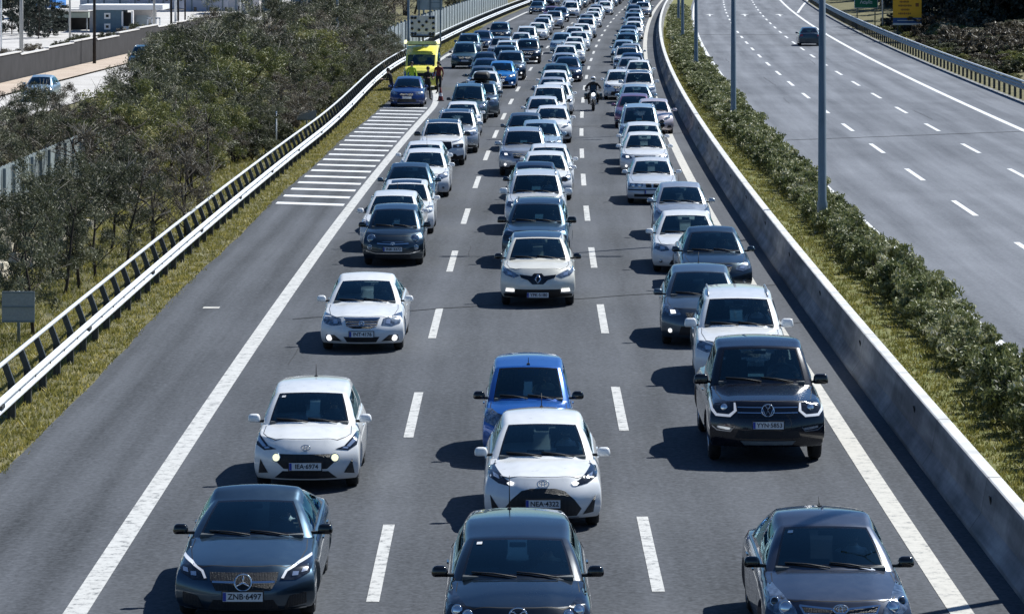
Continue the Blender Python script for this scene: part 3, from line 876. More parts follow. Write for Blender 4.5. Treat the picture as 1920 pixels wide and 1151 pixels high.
def make_styles():
    # grey two-door coupe
    p = base_params(4.69, 1.81, 1.375, 'coupe'); p['sub'] = 2; p['ridge'] = .02; p['ridgex'] = .58; p['zh'] = 1.26
    style('coupe', p, [
        ('headlight', 'lamp_dark', [(.50, .565), (.58, .665), (.74, .735), (.90, .76), (.93, .70), (.90, .62), (.72, .555)], 'm'),
        ('running_light', 'lamp_drl', [(.515, .585), (.565, .665), (.74, .735), (.89, .765), (.90, .745), (.75, .713), (.595, .65), (.548, .578)], 'sub', .012),
        ('projector', 'lamp_bright', [(.66, .60), (.74, .60), (.75, .64), (.67, .645)], 'sub', .013),
        ('projector', 'lamp_bright', [(.78, .625), (.86, .635), (.87, .675), (.80, .67)], 'sub', .013),
        ('grille', 'grille_mesh', [(-.48, .655), (.48, .655), (.46, .56), (.38, .45), (-.38, .45), (-.46, .56)], 'c'),
        ('grille_bar', 'chrome', [(-.43, .545), (-.11, .545)], 'rib', .02, .022), ('grille_bar', 'chrome', [(.11, .545), (.43, .545)], 'rib', .02, .022),
        ('air_intake', 'grille_mesh', [(-.50, .21), (.50, .21), (.42, .335), (-.42, .335)], 'c'),
        ('air_intake', 'grille_mesh', [(.56, .21), (.86, .25), (.86, .40), (.64, .37)], 'm'),
        ('bumper_line', 'alloy', [(-.85, .195), (-.4, .185), (.4, .185), (.85, .195)], 'rib', .012, .015),
        ], plate_z=.385, plate_txt='ZNB·6497', badge=star_badge(.545, .105), mirror='black')
    # small white hatchback with two round lit lamps in its wide grille
    p = base_params(3.67, 1.68, 1.48, 'city'); p['sub'] = 2; p['ridge'] = .016
    style('city_white', p, [
        ('headlight', 'lamp_dark', [(.54, .665), (.70, .70), (.90, .86), (.955, .84), (.93, .70), (.78, .635)], 'm'),
        ('projector', 'lamp_bright', [(.74, .69), (.80, .68), (.90, .75), (.90, .82)], 'sub', .012),
        ('projector', 'lamp_bright', [(.66, .67), (.76, .655), (.78, .675), (.70, .69)], 'sub', .012),
        ('grille', 'grille_mesh', [(-.58, .60), (.58, .60), (.62, .56), (.56, .50), (.40, .38), (-.40, .38), (-.56, .50), (-.62, .56)], 'c'),
        ('running_light', 'lamp_warm', [(.54, .545), (.062, 0)], 'disc', .02, ('chrome', .01)),
        ('air_intake', 'grille_mesh', [(-.58, .225), (.58, .225), (.42, .345), (-.42, .345)], 'c'),
        ('air_intake', 'grille_mesh', [(.70, .30), (.89, .27), (.85, .50)], 'm'),
        ], extra=both(antenna(0, 2.9, .20, -.2), stickers), plate_z=.42, plate_txt='IEA·6974', badge=h_badge(.69))
    # white saloon with chrome louvred grille and round lit fog lamps
    p = base_params(4.58, 1.77, 1.44, 'sedan'); p['sub'] = 2; p['ridge'] = .022; p['zh'] = 1.33
    style('saloon_star', p, [
        ('headlight', 'lamp_lens', [(.46, .58), (.50, .70), (.78, .76), (.92, .78), (.93, .68), (.88, .59), (.70, .55)], 'm'),
        ('projector', 'lamp_bright', [(.56, .60), (.66, .59), (.67, .68), (.57, .68)], 'sub', .012),
        ('grille', 'grille_mesh', [(-.40, .70), (.40, .70), (.36, .56), (.20, .51), (-.20, .51), (-.36, .56)], 'c'),
        ('grille_bar', 'chrome', [(-.385, .66), (.385, .66)], 'rib', .016, .012), ('grille_bar', 'chrome', [(-.37, .61), (.37, .61)], 'rib', .016, .012),
        ('grille_bar', 'chrome', [(-.34, .565), (.34, .565)], 'rib', .016, .012), ('grille_bar', 'chrome', [(-.42, .705), (.42, .705)], 'rib', .014, .03),
        ('air_intake', 'grille_mesh', [(-.34, .235), (.34, .235), (.42, .345), (-.42, .345)], 'c'),
        ('air_intake', 'grille_mesh', [(.46, .25), (.86, .25), (.84, .37), (.64, .375)], 'm'), fog_light(.31, .76, True, .065),
        ], plate_z=.40, plate_txt='INT·4176', badge=star_badge(.61, .05))
    # tiny round-eyed hatchback
    p = base_params(3.57, 1.63, 1.49, 'city'); p['sub'] = 2; p['ridge'] = .006; p['nose'] = [(0, .05), (.2, .01), (.45, 0), (.7, .03), (.88, .12), (1, .30)]
    style('round_city', p, [
        ('headlight', 'lamp_lens', [(.70, .72), (.105, 0)], 'disc', .012, ('chrome', .010)),
        ('fog_light', 'lamp_lens', [(.74, .50), (.062, 0)], 'disc', .012, ('chrome', .008)),
        ('whisker', 'chrome', [(-.50, .60), (-.1, .585), (.1, .585), (.50, .60)], 'rib', .012, .025),
        ('whisker', 'chrome', [(-.34, .635), (.34, .635)], 'rib', .012, .010),
        ('bumper_line', 'chrome', [(-.86, .40), (-.55, .345), (.55, .345), (.86, .40)], 'rib', .014, .022),
        ('air_intake', 'grille_mesh', [(-.58, .22), (.58, .22), (.54, .33), (-.54, .33)], 'c'),
        ], plate_z=.46, plate_txt='INK·3372', badge=oval_badge(.60, .05), mirror='black')
    # tall black family hatch with projector lamps (bottom centre)
    p = base_params(4.4, 1.79, 1.49, 'hatch'); p['sub'] = 2; p['ridge'] = .022; p['nz'] = .82; p['cz'] = 1.03; p['cy'] = 1.10; p['hy'] = 1.98; p['zh'] = 1.385; p['ry'] = 3.9; p['roofw'] = .69
    style('tall_hatch', p, [
        ('headlight', 'lamp_dark', [(.50, .70), (.60, .80), (.74, .89), (.93, .98), (.955, .86), (.92, .72), (.72, .67)], 'm'),
        ('projector', 'lamp_bright', [(.65, .765), (.055, 0)], 'subdisc', .02, ('chrome', .010)),
        ('projector', 'lamp_bright', [(.79, .80), (.058, 0)], 'subdisc', .02, ('chrome', .010)),
        ('grille', 'grille_mesh', [(-.44, .74), (.44, .74), (.38, .60), (-.38, .60)], 'c'),
        ('air_intake', 'grille_mesh', [(-.60, .25), (.60, .25), (.5, .42), (-.5, .42)], 'c'),
        ], extra=both(antenna(-.10, 3.7, .42, .0), stickers), plate_z=.50, plate_txt='YZT·7015', badge=wing_badge(.79, .10), mirror='black')
    # white hatchback with a huge arched grille
    p = base_params(3.94, 1.745, 1.455, 'hatch'); p['sub'] = 2; p['ridge'] = .02; p['nz'] = .75; p['cz'] = .94; p['zh'] = 1.35; p['dz'] = 1.03
    style('arch_hatch', p, [
        ('headlight', 'lamp_dark', [(.47, .70), (.60, .73), (.93, .93), (.95, .86), (.90, .75), (.74, .68), (.56, .655)], 'm'),
        ('running_light', 'lamp_on', [(.47, .70), (.54, .72), (.60, .69), (.56, .66), (.50, .67)], 'sub', .012),
        ('projector', 'lamp_bright', [(.72, .73), (.82, .76), (.84, .80), (.74, .775)], 'sub', .012),
        ('grille', 'grille_mesh', [(-.36, .60), (-.2, .635), (.2, .635), (.36, .60), (.52, .48), (.64, .34), (.56, .24), (-.56, .24), (-.64, .34), (-.52, .48)], 'c'),
        ('air_intake', 'grille_mesh', [(.66, .25), (.84, .27), (.88, .52), (.80, .42)], 'm'),
        ('bumper_line', 'alloy', [(-.60, .215), (.60, .215)], 'rib', .012, .02),
        ], extra=antenna(0, 3.2, .20, -.6), plate_z=.43, plate_txt='NEA·4322', badge=oval_badge(.69, .085))
    # narrow blue city car
    p = base_params(3.54, 1.54, 1.56, 'city'); p['ridge'] = .006; p['nz'] = .80; p['cz'] = .99; p['roofw'] = .72
    style('narrow_city', p, [
        ('headlight', 'lamp_lens', [(.50, .66), (.56, .80), (.78, .89), (.93, .88), (.93, .70), (.72, .64)], 'm'),
        ('grille', 'grille_mesh', [(-.34, .72), (.34, .72), (.30, .64), (-.30, .64)], 'c'),
        ('air_intake', 'grille_mesh', [(-.52, .25), (.52, .25), (.46, .38), (-.46, .38)], 'c'), fog_light(.33, .74, False, .05),
        ], extra=antenna(0, 1.62, .12, .3), plate_z=.48, plate_txt='YMA·2915', badge=h_badge(.76, .06), mirror='black')
    # cream crossover with dark roof
    p = base_params(4.12, 1.78, 1.57, 'hatch'); p['sub'] = 2; p['ridge'] = .012; p['nz'] = .86; p['cz'] = 1.04; p['dz'] = 1.12; p['wheel'] = .34; p['clear'] = .21
    def dark_roof(parts, B, p):
        hw = p['W'] / 2 * p['roofw'] * .97
        q = patch(B, [(-hw, p['hy'] + .16), (-hw * .5, p['hy'] + .06), (0, p['hy'] + .03), (hw * .5, p['hy'] + .06), (hw, p['hy'] + .16), (hw * .95, p['ry']), (-hw * .95, p['ry'])], 'Z', .006, mat=paint('slate'), step=.12)
        parts.append(('roof_panel', q.mesh('roof_panel'), None, ''))
    style('crossover', p, [
        ('headlight', 'lamp_lens', [(.46, .735), (.62, .80), (.86, .90), (.95, .92), (.955, .82), (.84, .73), (.62, .68)], 'm'),
        ('projector', 'lamp_bright', [(.66, .73), (.78, .75), (.80, .82), (.68, .79)], 'sub', .012),
        ('grille', 'gloss_black', [(-.48, .76), (-.16, .735), (-.1, .79), (.1, .79), (.16, .735), (.48, .76), (.44, .69), (.26, .64), (.14, .545), (-.14, .545), (-.26, .64), (-.44, .69)], 'c'),
        ('bumper_skin', 'trim_black', [(-.58, .43), (.58, .43), (.66, .35), (.90, .30), (.90, .215), (-.90, .215), (-.90, .30), (-.66, .35)], 'c', .004),
        ('running_light', 'lamp_on', [(.60, .37), (.62, .44), (.82, .44), (.84, .37)], 'm', .014),
        ('trim_line', 'alloy', [(.58, .34), (.86, .32), (.87, .345), (.60, .36)], 'm', .016),
        ], extra=dark_roof, plate_z=.30, plate_txt='YPK·5180', badge=diamond_badge(.665, .105), mirror='black')
    # dark purple-grey saloon with chrome-edged grille (bottom right)
    p = base_params(4.70, 1.81, 1.48, 'sedan'); p['sub'] = 2; p['ridge'] = .018; p['ridgex'] = .62; p['nz'] = .76; p['cz'] = .98; p['cy'] = 1.28
    style('wide_saloon', p, [
        ('headlight', 'lamp_lens', [(.54, .62), (.58, .72), (.72, .83), (.90, .92), (.94, .84), (.92, .68), (.74, .59)], 'm'),
        ('projector', 'lamp_bright', [(.70, .715), (.072, 0)], 'subdisc', .016, ('chrome', .012)),
        ('projector', 'lamp_dark', [(.83, .76), (.05, 0)], 'subdisc', .016, ('chrome', .010)),
        ('grille', 'grille_mesh', [(-.50, .735), (.50, .735), (.42, .60), (-.42, .60)], 'c'),
        ('grille_frame', 'chrome', [(-.52, .745), (-.12, .72), (-.05, .675), (.05, .675), (.12, .72), (.52, .745), (.42, .595), (-.42, .595), (-.52, .745)], 'rib', .016, .02),
        ('grille_bar', 'chrome', [(-.46, .67), (-.12, .665)], 'rib', .012, .012), ('grille_bar', 'chrome', [(.12, .665), (.46, .67)], 'rib', .012, .012),
        ('air_intake', 'grille_mesh', [(-.58, .24), (.58, .24), (.5, .37), (-.5, .37)], 'c'), fog_light(.32, .74, False),
        ], extra=both(antenna(.02, 3.15, .10, -1.4), stickers), plate_z=.46, plate_txt='IKB·7740', badge=oval_badge(.715, .085), mirror='black')
    # black pickup with C-shaped lamp rims
    p = base_params(5.25, 1.95, 1.83, 'pickup'); p['sub'] = 2; p['ridge'] = .03; p['ridgex'] = .66; p['wheel'] = .385; p['clear'] = .30; p['bow'] = .30
    style('pickup', p, [
        ('headlight', 'lamp_dark', [(.52, .86), (.54, 1.02), (.88, 1.06), (.93, 1.04), (.93, .88), (.86, .80), (.62, .79)], 'm'),
        ('running_light', 'lamp_drl', [(.515, .90), (.53, 1.02), (.558, 1.02), (.562, .905), (.645, .845), (.84, .85), (.90, .925), (.91, 1.03), (.935, 1.03), (.93, .89), (.86, .812), (.625, .806)], 'sub', .014),
        ('projector', 'lamp_bright', [(.72, .95), (.055, 0)], 'subdisc', .02),
        ('grille', 'gloss_black', [(-.50, 1.0), (.50, 1.0), (.50, .80), (-.50, .80)], 'c'),
        ('grille_bar', 'chrome', [(-.50, .955), (-.1, .955)], 'rib', .018, .014), ('grille_bar', 'chrome', [(.1, .955), (.50, .955)], 'rib', .018, .014),
        ('grille_bar', 'chrome', [(-.50, .875), (-.1, .875)], 'rib', .018, .014), ('grille_bar', 'chrome', [(.1, .875), (.50, .875)], 'rib', .018, .014),
        ('air_intake', 'grille_mesh', [(-.56, .47), (.56, .47), (.50, .60), (-.50, .60)], 'c'),
        ('skid_plate', 'pole_grey', [(-.40, .37), (.40, .37), (.46, .435), (-.46, .435)], 'c', .012),
        ('fog_light', 'lamp_bright', [(.60, .60), (.84, .63), (.84, .665), (.60, .64)], 'm', .014),
        ('trim_line', 'chrome', [(.56, .655), (.62, .585), (.84, .60), (.92, .66)], 'ribm', .016, .018),
        ], plate_z=.69, plate_txt='YYN·5853', badge=vw_badge(.915, .10), mirror='black')
    # ---- designs used for several cars
    def lights(on, z0=.66, up=.16):
        L_ = [('headlight', 'lamp_lens', [(.50, z0), (.56, z0 + up * .55), (.80, z0 + up), (.92, z0 + up), (.93, z0 + .02), (.72, z0 - .04)], 'm')]
        if on: L_.append(('running_light', 'lamp_on', [(.62, z0 + .02), (.74, z0 + .01), (.76, z0 + .08), (.64, z0 + .08)], 'sub', .014))
        else: L_.append(('projector', 'lamp_bright', [(.62, z0 + .02), (.74, z0 + .01), (.76, z0 + .08), (.64, z0 + .08)], 'sub', .012))
        return L_
    for nm, on in (('suv', False), ('suv_lit', True), ('suv_rails', None)):
        p = base_params(4.45, 1.85, 1.67, 'suv'); p['wheel'] = .36; p['clear'] = .23
        style(nm, p, lights(on, .76, .15) + [
            ('grille', 'grille_mesh', [(-.42, .84), (.42, .84), (.38, .66), (-.38, .66)], 'c'), ('grille_bar', 'chrome', [(-.41, .78), (.41, .78)], 'rib', .014, .02),
            ('bumper_skin', 'trim_black', [(-.50, .42), (.50, .42), (.60, .34), (.90, .34), (.90, .24), (-.90, .24), (-.90, .34), (-.60, .34)], 'c', .004), fog_light(.44, .72, on, .05)],
            extra=both(rails, roof_panel('gloss_black', .52, .18, .95)) if on is False else rails, plate_z=.52, plate_txt='YXB·3306', badge=oval_badge(.78, .07))
    for nm, on in (('saloon', False), ('saloon_lit', True)):
        p = base_params(4.60, 1.79, 1.46, 'sedan')
        style(nm, p, lights(on, .60, .15) + [
            ('grille', 'grille_mesh', [(-.42, .68), (.42, .68), (.34, .55), (-.34, .55)], 'c'), ('grille_bar', 'chrome', [(-.42, .685), (.42, .685)], 'rib', .014, .016),
            ('air_intake', 'grille_mesh', [(-.52, .24), (.52, .24), (.44, .36), (-.44, .36)], 'c'), fog_light(.32, .74, on, .045)],
            plate_z=.43, plate_txt='IZH·9024', badge=oval_badge(.625, .055))
    for nm, on in (('hatch', False), ('hatch_lit', True)):
        p = base_params(4.15, 1.77, 1.49, 'hatch')
        style(nm, p, lights(on, .66, .16) + [
            ('grille', 'grille_mesh', [(-.40, .70), (.40, .70), (.34, .60), (-.34, .60)], 'c'),
            ('air_intake', 'grille_mesh', [(-.56, .26), (.56, .26), (.50, .44), (-.50, .44)], 'c'), fog_light(.34, .76, on, .045)],
            extra=antenna(0, 3.3, .22, -.5), plate_z=.50, plate_txt='XEB·6158', badge=oval_badge(.65, .055), mirror='paint')
    p = base_params(4.15, 1.77, 1.50, 'hatch')
    style('hatch_sunroof', p, lights(True, .66, .17) + [
        ('grille', 'grille_mesh', [(-.34, .70), (.34, .70), (.46, .46), (-.46, .46)], 'c'), ('air_intake', 'grille_mesh', [(.62, .28), (.86, .28), (.84, .40), (.68, .40)], 'm')],
        extra=roof_panel('gloss_black', .50, .10, .50), plate_z=.36, plate_txt='NHM·4471', badge=oval_badge(.68, .055))
    p = base_params(4.45, 1.71, 1.40, 'sedan'); p['ridge'] = .02; p['bow'] = .26; p['roofw'] = .67; p['nose'] = [(0, .05), (.3, 0), (.5, .0), (.54, .05), (.9, .07), (1, .12)]
    style('kidney_saloon', p, [
        ('headlight', 'lamp_lens', [(.36, .56), (.36, .68), (.92, .69), (.93, .57)], 'm'),
        ('projector', 'lamp_bright', [(.50, .62), (.058, 0)], 'subdisc', .014, ('chrome', .008)), ('projector', 'lamp_bright', [(.74, .62), (.058, 0)], 'subdisc', .014, ('chrome', .008)),
        ('grille', 'grille_mesh', [(.03, .56), (.05, .68), (.26, .68), (.24, .56)], 'm', .012), ('air_intake', 'grille_mesh', [(-.70, .26), (.70, .26), (.70, .35), (-.70, .35)], 'c'),
        ('bumper_line', 'trim_black', [(-.93, .48), (-.4, .48), (.4, .48), (.93, .48)], 'rib', .014, .035)], plate_z=.42, plate_txt='YBT·5502', mirror='paint')
    p = base_params(4.16, 1.80, 1.63, 'suv'); p['wheel'] = .35; p['clear'] = .22; p['nz'] = .92; p['bow'] = .36
    style('split_suv', p, [
        ('headlight', 'lamp_dark', [(.50, .68), (.50, .80), (.88, .84), (.93, .80), (.90, .68)], 'm'), ('projector', 'lamp_bright', [(.70, .75), (.05, 0)], 'subdisc', .014),
        ('running_light', 'lamp_bright', [(.46, .885), (.80, .935), (.80, .955), (.46, .91)], 'm', .012),
        ('grille', 'gloss_black', [(-.42, .91), (.42, .91), (.46, .68), (.30, .60), (-.30, .60), (-.46, .68)], 'c'),
        ('bumper_skin', 'trim_black', [(-.60, .46), (.60, .46), (.68, .38), (.92, .42), (.92, .24), (-.92, .24), (-.92, .42), (-.68, .38)], 'c', .004)],
        extra=both(rails, roof_panel('gloss_black', .82, .06, 1.9, 'roof_panel')), plate_z=.50, plate_txt='HPN·2093', mirror='black')
    p = base_params(3.98, 1.73, 1.46, 'hatch'); p['bow'] = .50; p['nz'] = .72; p['ridge'] = .018
    style('sport_hatch', p, [
        ('headlight', 'lamp_lens', [(.46, .65), (.62, .74), (.93, .90), (.95, .82), (.80, .70), (.60, .63)], 'm'), ('projector', 'lamp_bright', [(.70, .72), (.80, .75), (.82, .79), (.72, .76)], 'sub', .012),
        ('grille', 'gloss_black', [(-.46, .55), (.46, .55), (.54, .40), (.44, .26), (-.44, .26), (-.54, .40)], 'c'), ('grille_bar', 'chrome', [(-.46, .555), (.46, .555), (.54, .40), (.44, .255), (-.44, .255), (-.54, .40), (-.46, .555)], 'rib', .014, .016),
        ('air_intake', 'grille_mesh', [(.64, .28), (.88, .28), (.84, .40), (.70, .40)], 'm')], extra=antenna(0, 3.2, .22, -.5), plate_z=.33, plate_txt='KZE·6647', badge=oval_badge(.64, .055))
    p = base_params(4.35, 1.80, 1.72, 'mpv'); p['clear'] = .19
    style('van_car', p, lights(False, .72, .20) + [
        ('grille', 'grille_mesh', [(-.44, .78), (.44, .78), (.40, .68), (-.40, .68)], 'c'), ('air_intake', 'grille_mesh', [(-.56, .27), (.56, .27), (.50, .46), (-.50, .46)], 'c')],
        extra=rails, plate_z=.54, plate_txt='IMA·1189', badge=diamond_badge(.73, .06), mirror='black')
    p = base_params(4.40, 1.80, 1.62, 'suv'); p['wheel'] = .34; p['clear'] = .20
    style('box_suv', p, lights(False, .74, .15) + [
        ('grille', 'grille_mesh', [(-.42, .82), (.42, .82), (.38, .66), (-.38, .66)], 'c'), ('air_intake', 'grille_mesh', [(-.56, .27), (.56, .27), (.50, .44), (-.50, .44)], 'c')],
        extra=roof_box, plate_z=.52, plate_txt='ZZP·8042', badge=oval_badge(.76, .06))
# ---------------------------------------------------------------- ground, roads, markings
def ground_material(name, stops, scale=1.2, bump=.3, fine=40, rough=.95):
    m, n, l, b = nodes_of(name)
    tc = n.new('ShaderNodeTexCoord')
    t = n.new('ShaderNodeTexNoise'); t.inputs['Scale'].default_value = scale; t.inputs['Detail'].default_value = 10; t.inputs['Roughness'].default_value = .68
    l.new(tc.outputs['Object'], t.inputs['Vector'])
    r = ramp(n, stops); l.new(t.outputs['Fac'], r.inputs['Fac'])
    f = n.new('ShaderNodeTexNoise'); f.inputs['Scale'].default_value = fine; f.inputs['Detail'].default_value = 4
    l.new(tc.outputs['Object'], f.inputs['Vector'])
    mr = n.new('ShaderNodeMapRange'); mr.inputs['From Min'].default_value = .25; mr.inputs['From Max'].default_value = .75; mr.inputs['To Min'].default_value = .62; mr.inputs['To Max'].default_value = 1.35
    l.new(f.outputs['Fac'], mr.inputs['Value'])
    mx = n.new('ShaderNodeMix'); mx.data_type = 'RGBA'; mx.blend_type = 'MULTIPLY'; mx.inputs['Factor'].default_value = 1
    l.new(r.outputs['Color'], mx.inputs['A']); l.new(mr.outputs[0], mx.inputs['B']); l.new(mx.outputs['Result'], b.inputs['Base Color'])
    bp = n.new('ShaderNodeBump'); bp.inputs['Strength'].default_value = bump; bp.inputs['Distance'].default_value = .05
    l.new(f.outputs['Fac'], bp.inputs['Height']); l.new(bp.outputs[0], b.inputs['Normal'])
    b.inputs['Roughness'].default_value = rough
    MATS[name] = m; return m
ground_material('verge_soil', [(.30, (.06, .06, .025)), (.5, (.13, .12, .05)), (.72, (.23, .19, .10))], 1.1)
ground_material('median_soil', [(.30, (.07, .085, .02)), (.5, (.15, .16, .045)), (.75, (.25, .20, .10))], 1.6)
ground_material('pale_concrete', [(.3, (.42, .40, .38)), (.7, (.60, .58, .56))], .3, .1, 12)
ground_material('pavement_pink', [(.3, (.42, .33, .26)), (.7, (.55, .46, .38))], .5, .1, 12)

def asphalt(name, c0, c1, grit, wear, track):
    """uv = (metres across, metres along); wheel paths, long stains and patches are part of the surface"""
    m, n, l, b = nodes_of(name)
    uv = n.new('ShaderNodeUVMap'); uv.uv_map = 'road'
    tc = n.new('ShaderNodeTexCoord')
    mp = n.new('ShaderNodeMapping'); mp.inputs['Scale'].default_value = (1.0, .035, 1); l.new(uv.outputs[0], mp.inputs['Vector'])
    a = n.new('ShaderNodeTexNoise'); a.inputs['Scale'].default_value = 1.1; a.inputs['Detail'].default_value = 6; a.inputs['Roughness'].default_value = .6
    l.new(mp.outputs[0], a.inputs['Vector'])
    p = n.new('ShaderNodeTexNoise'); p.inputs['Scale'].default_value = .09; p.inputs['Detail'].default_value = 8; p.inputs['Roughness'].default_value = .62
    l.new(uv.outputs[0], p.inputs['Vector'])
    g = n.new('ShaderNodeTexNoise'); g.inputs['Scale'].default_value = 8; g.inputs['Detail'].default_value = 6; g.inputs['Roughness'].default_value = .75
    l.new(tc.outputs['Object'], g.inputs['Vector'])
    g2 = n.new('ShaderNodeTexVoronoi'); g2.inputs['Scale'].default_value = 16; l.new(tc.outputs['Object'], g2.inputs['Vector'])
    # wheel paths: two polished strips in every lane
    sx = n.new('ShaderNodeSeparateXYZ'); l.new(uv.outputs[0], sx.inputs[0])
    w = n.new('ShaderNodeMath'); w.operation = 'MULTIPLY'; w.inputs[1].default_value = 2 * math.pi * 2 / 3.75; l.new(sx.outputs['X'], w.inputs[0])
    w1 = n.new('ShaderNodeMath'); w1.operation = 'ADD'; w1.inputs[1].default_value = track; l.new(w.outputs[0], w1.inputs[0])
    w2 = n.new('ShaderNodeMath'); w2.operation = 'COSINE'; l.new(w1.outputs[0], w2.inputs[0])
    def mix(fa, wa, fb, wb):
        q = n.new('ShaderNodeMath'); q.operation = 'MULTIPLY'; q.inputs[1].default_value = wa; l.new(fa, q.inputs[0])
        r = n.new('ShaderNodeMath'); r.operation = 'MULTIPLY_ADD'; r.inputs[1].default_value = wb; l.new(fb, r.inputs[0]); l.new(q.outputs[0], r.inputs[2])
        return r.outputs[0]
    f = mix(a.outputs['Fac'], wear, p.outputs['Fac'], 1.0 - wear * .2)
    f = mix(f, 1.0, w2.outputs[0], -.075)
    f = mix(f, 1.0, g.outputs['Fac'], grit)
    f = mix(f, 1.0, g2.outputs['Distance'], grit * .35)
    mr = n.new('ShaderNodeMapRange'); mid = .5 * wear + .5 * (1 - wear * .2) + .5 * grit + .14 * grit
    mr.inputs['From Min'].default_value = mid - .42; mr.inputs['From Max'].default_value = mid + .42
    l.new(f, mr.inputs['Value'])
    r = ramp(n, [(0, c0), (1, c1)]); l.new(mr.outputs[0], r.inputs['Fac']); l.new(r.outputs['Color'], b.inputs['Base Color'])
    bp = n.new('ShaderNodeBump'); bp.inputs['Strength'].default_value = .35; bp.inputs['Distance'].default_value = .012
    l.new(g.outputs['Fac'], bp.inputs['Height']); l.new(bp.outputs[0], b.inputs['Normal'])
    b.inputs['Roughness'].default_value = .88
    MATS[name] = m; return m
asphalt('asphalt_dark', (.007, .010, .014), (.092, .100, .117), 1.05, .95, math.pi)
asphalt('asphalt_light', (.045, .052, .068), (.200, .214, .244), .7, 1.1, 1.0)

def worn_paint(name, col, wear=.30):
    m, n, l, b = nodes_of(name)
    tc = n.new('ShaderNodeTexCoord')
    t = n.new('ShaderNodeTexNoise'); t.inputs['Scale'].default_value = 5; t.inputs['Detail'].default_value = 9; t.inputs['Roughness'].default_value = .8
    l.new(tc.outputs['Object'], t.inputs['Vector'])
    r = ramp(n, [(wear, (.16, .165, .17)), (wear + .10, [c * .82 for c in col]), (.7, col)]); l.new(t.outputs['Fac'], r.inputs['Fac'])
    l.new(r.outputs['Color'], b.inputs['Base Color']); b.inputs['Roughness'].default_value = .7
    MATS[name] = m
worn_paint('road_paint', (.60, .60, .585), .38); worn_paint('road_paint_old', (.60, .58, .53), .36); worn_paint('road_paint_bright', (.76, .77, .78), .33)
simple('near_black', (.012, .012, .013), .7)

Y0, Y1 = 22, 640
def strip(name, offs, ys, z, mat, kind='structure', uvs=True, fz=None):
    vs, fs, uv = [], [], []
    for y in ys:
        for o in offs: vs.append(P(o, y, z if fz is None else fz(o, y))); uv.append((o, y))
    k = len(offs)
    for i in range(len(ys) - 1):
        for j in range(k - 1): fs.append((i * k + j, i * k + j + 1, (i + 1) * k + j + 1, (i + 1) * k + j))
    me = bpy.data.meshes.new(name); me.from_pydata([tuple(v) for v in vs], [], fs)
    if uvs:
        u = me.uv_layers.new(name='road'); u.data.foreach_set('uv', [c for f in fs for i in f for c in uv[i]])
    me.materials.append(MATS[mat] if isinstance(mat, str) else mat)
    o = link(name, me); tag(o, kind=kind); return o
ys = list(np.arange(Y0, 480, 3.0)) + list(np.arange(480, Y1, 12))
def left_edge(y): return -10.15 - .012 * max(0, y - 190) * (1 if y < 330 else 1) if y < 330 else -11.83
def terrain(o, y):
    n = .05 * math.sin(o * 1.7 + y * .31) + .04 * math.sin(y * .9 - o * .6)
    if -12.6 <= o <= 24.5: return -.035
    if o < 0:
        q = min(1, (-12.6 - o) / 8); z = -.035 - 1.0 * q + n * min(1, q * 4)
        if -38.3 < o < -27: z = -1.05
        if o < -38.4: z = -1.0
        return z
    return -.035 + n * min(1, (o - 24.5) / 3) + max(0, min(1, (o - 26) / 8)) * .7
go = [-3000, -900, -300, -120, -80, -60, -50, -42, -38.6, -38.4, -38.2, -35, -31, -28, -26.9] + list(np.arange(-26, -12.5, 1.0)) + [-12.6, -11, 0, 12, 24.5, 25.5, 27, 29, 31, 34, 40, 50, 70, 120, 400, 1200, 3000]
gy = list(np.arange(-60, 20, 20)) + list(np.arange(20, 400, 2.5)) + list(range(400, 640, 20)) + [700, 900, 1400, 2500, 5000]
strip('ground', go, gy, 0, 'verge_soil', fz=terrain)
strip('near_carriageway', [-12.3, -8, -4, 0, 3, 4.72], ys, 0.0, 'asphalt_dark')
# the left edge of the near carriageway follows the widening shoulder
_me = bpy.data.objects['near_carriageway'].data
for i, y in enumerate(ys):
    e = left_edge(y) + .05 * math.sin(y * 1.9) + .03 * math.sin(y * 5.1); _me.vertices[i * 6].co.x = cx(y) + e
strip('far_carriageway', [7.95, 12, 16, 20, 22.75], ys, 0.0, 'asphalt_light')
strip('median_ground', [5.0, 5.6, 6.2, 6.8, 7.4, 7.95], ys, 0.03, 'median_soil')
strip('service_road', [-35.0, -29.5], list(range(60, 420, 6)), -.99, 'pale_concrete')
strip('pavement', [-38.1, -35.05], list(range(60, 420, 6)), -.90, 'pavement_pink')
strip('yard', [-90, -75, -60, -50, -39.2], list(range(205, 560, 10)), -.96, 'pale_concrete')

MK = MB()
def mark(o0, o1, y0, y1, mat='road_paint', z=.006, step=3.0, skew=0.0, mb=MK):
    n = max(1, int(round((y1 - y0) / step))); vs = []
    for i in range(n + 1):
        y = y0 + (y1 - y0) * i / n
        vs += [P(o0, y, z), P(o1, y + skew, z)]
    mb.add(vs, [(2 * i, 2 * i + 1, 2 * i + 3, 2 * i + 2) for i in range(n)], mat)
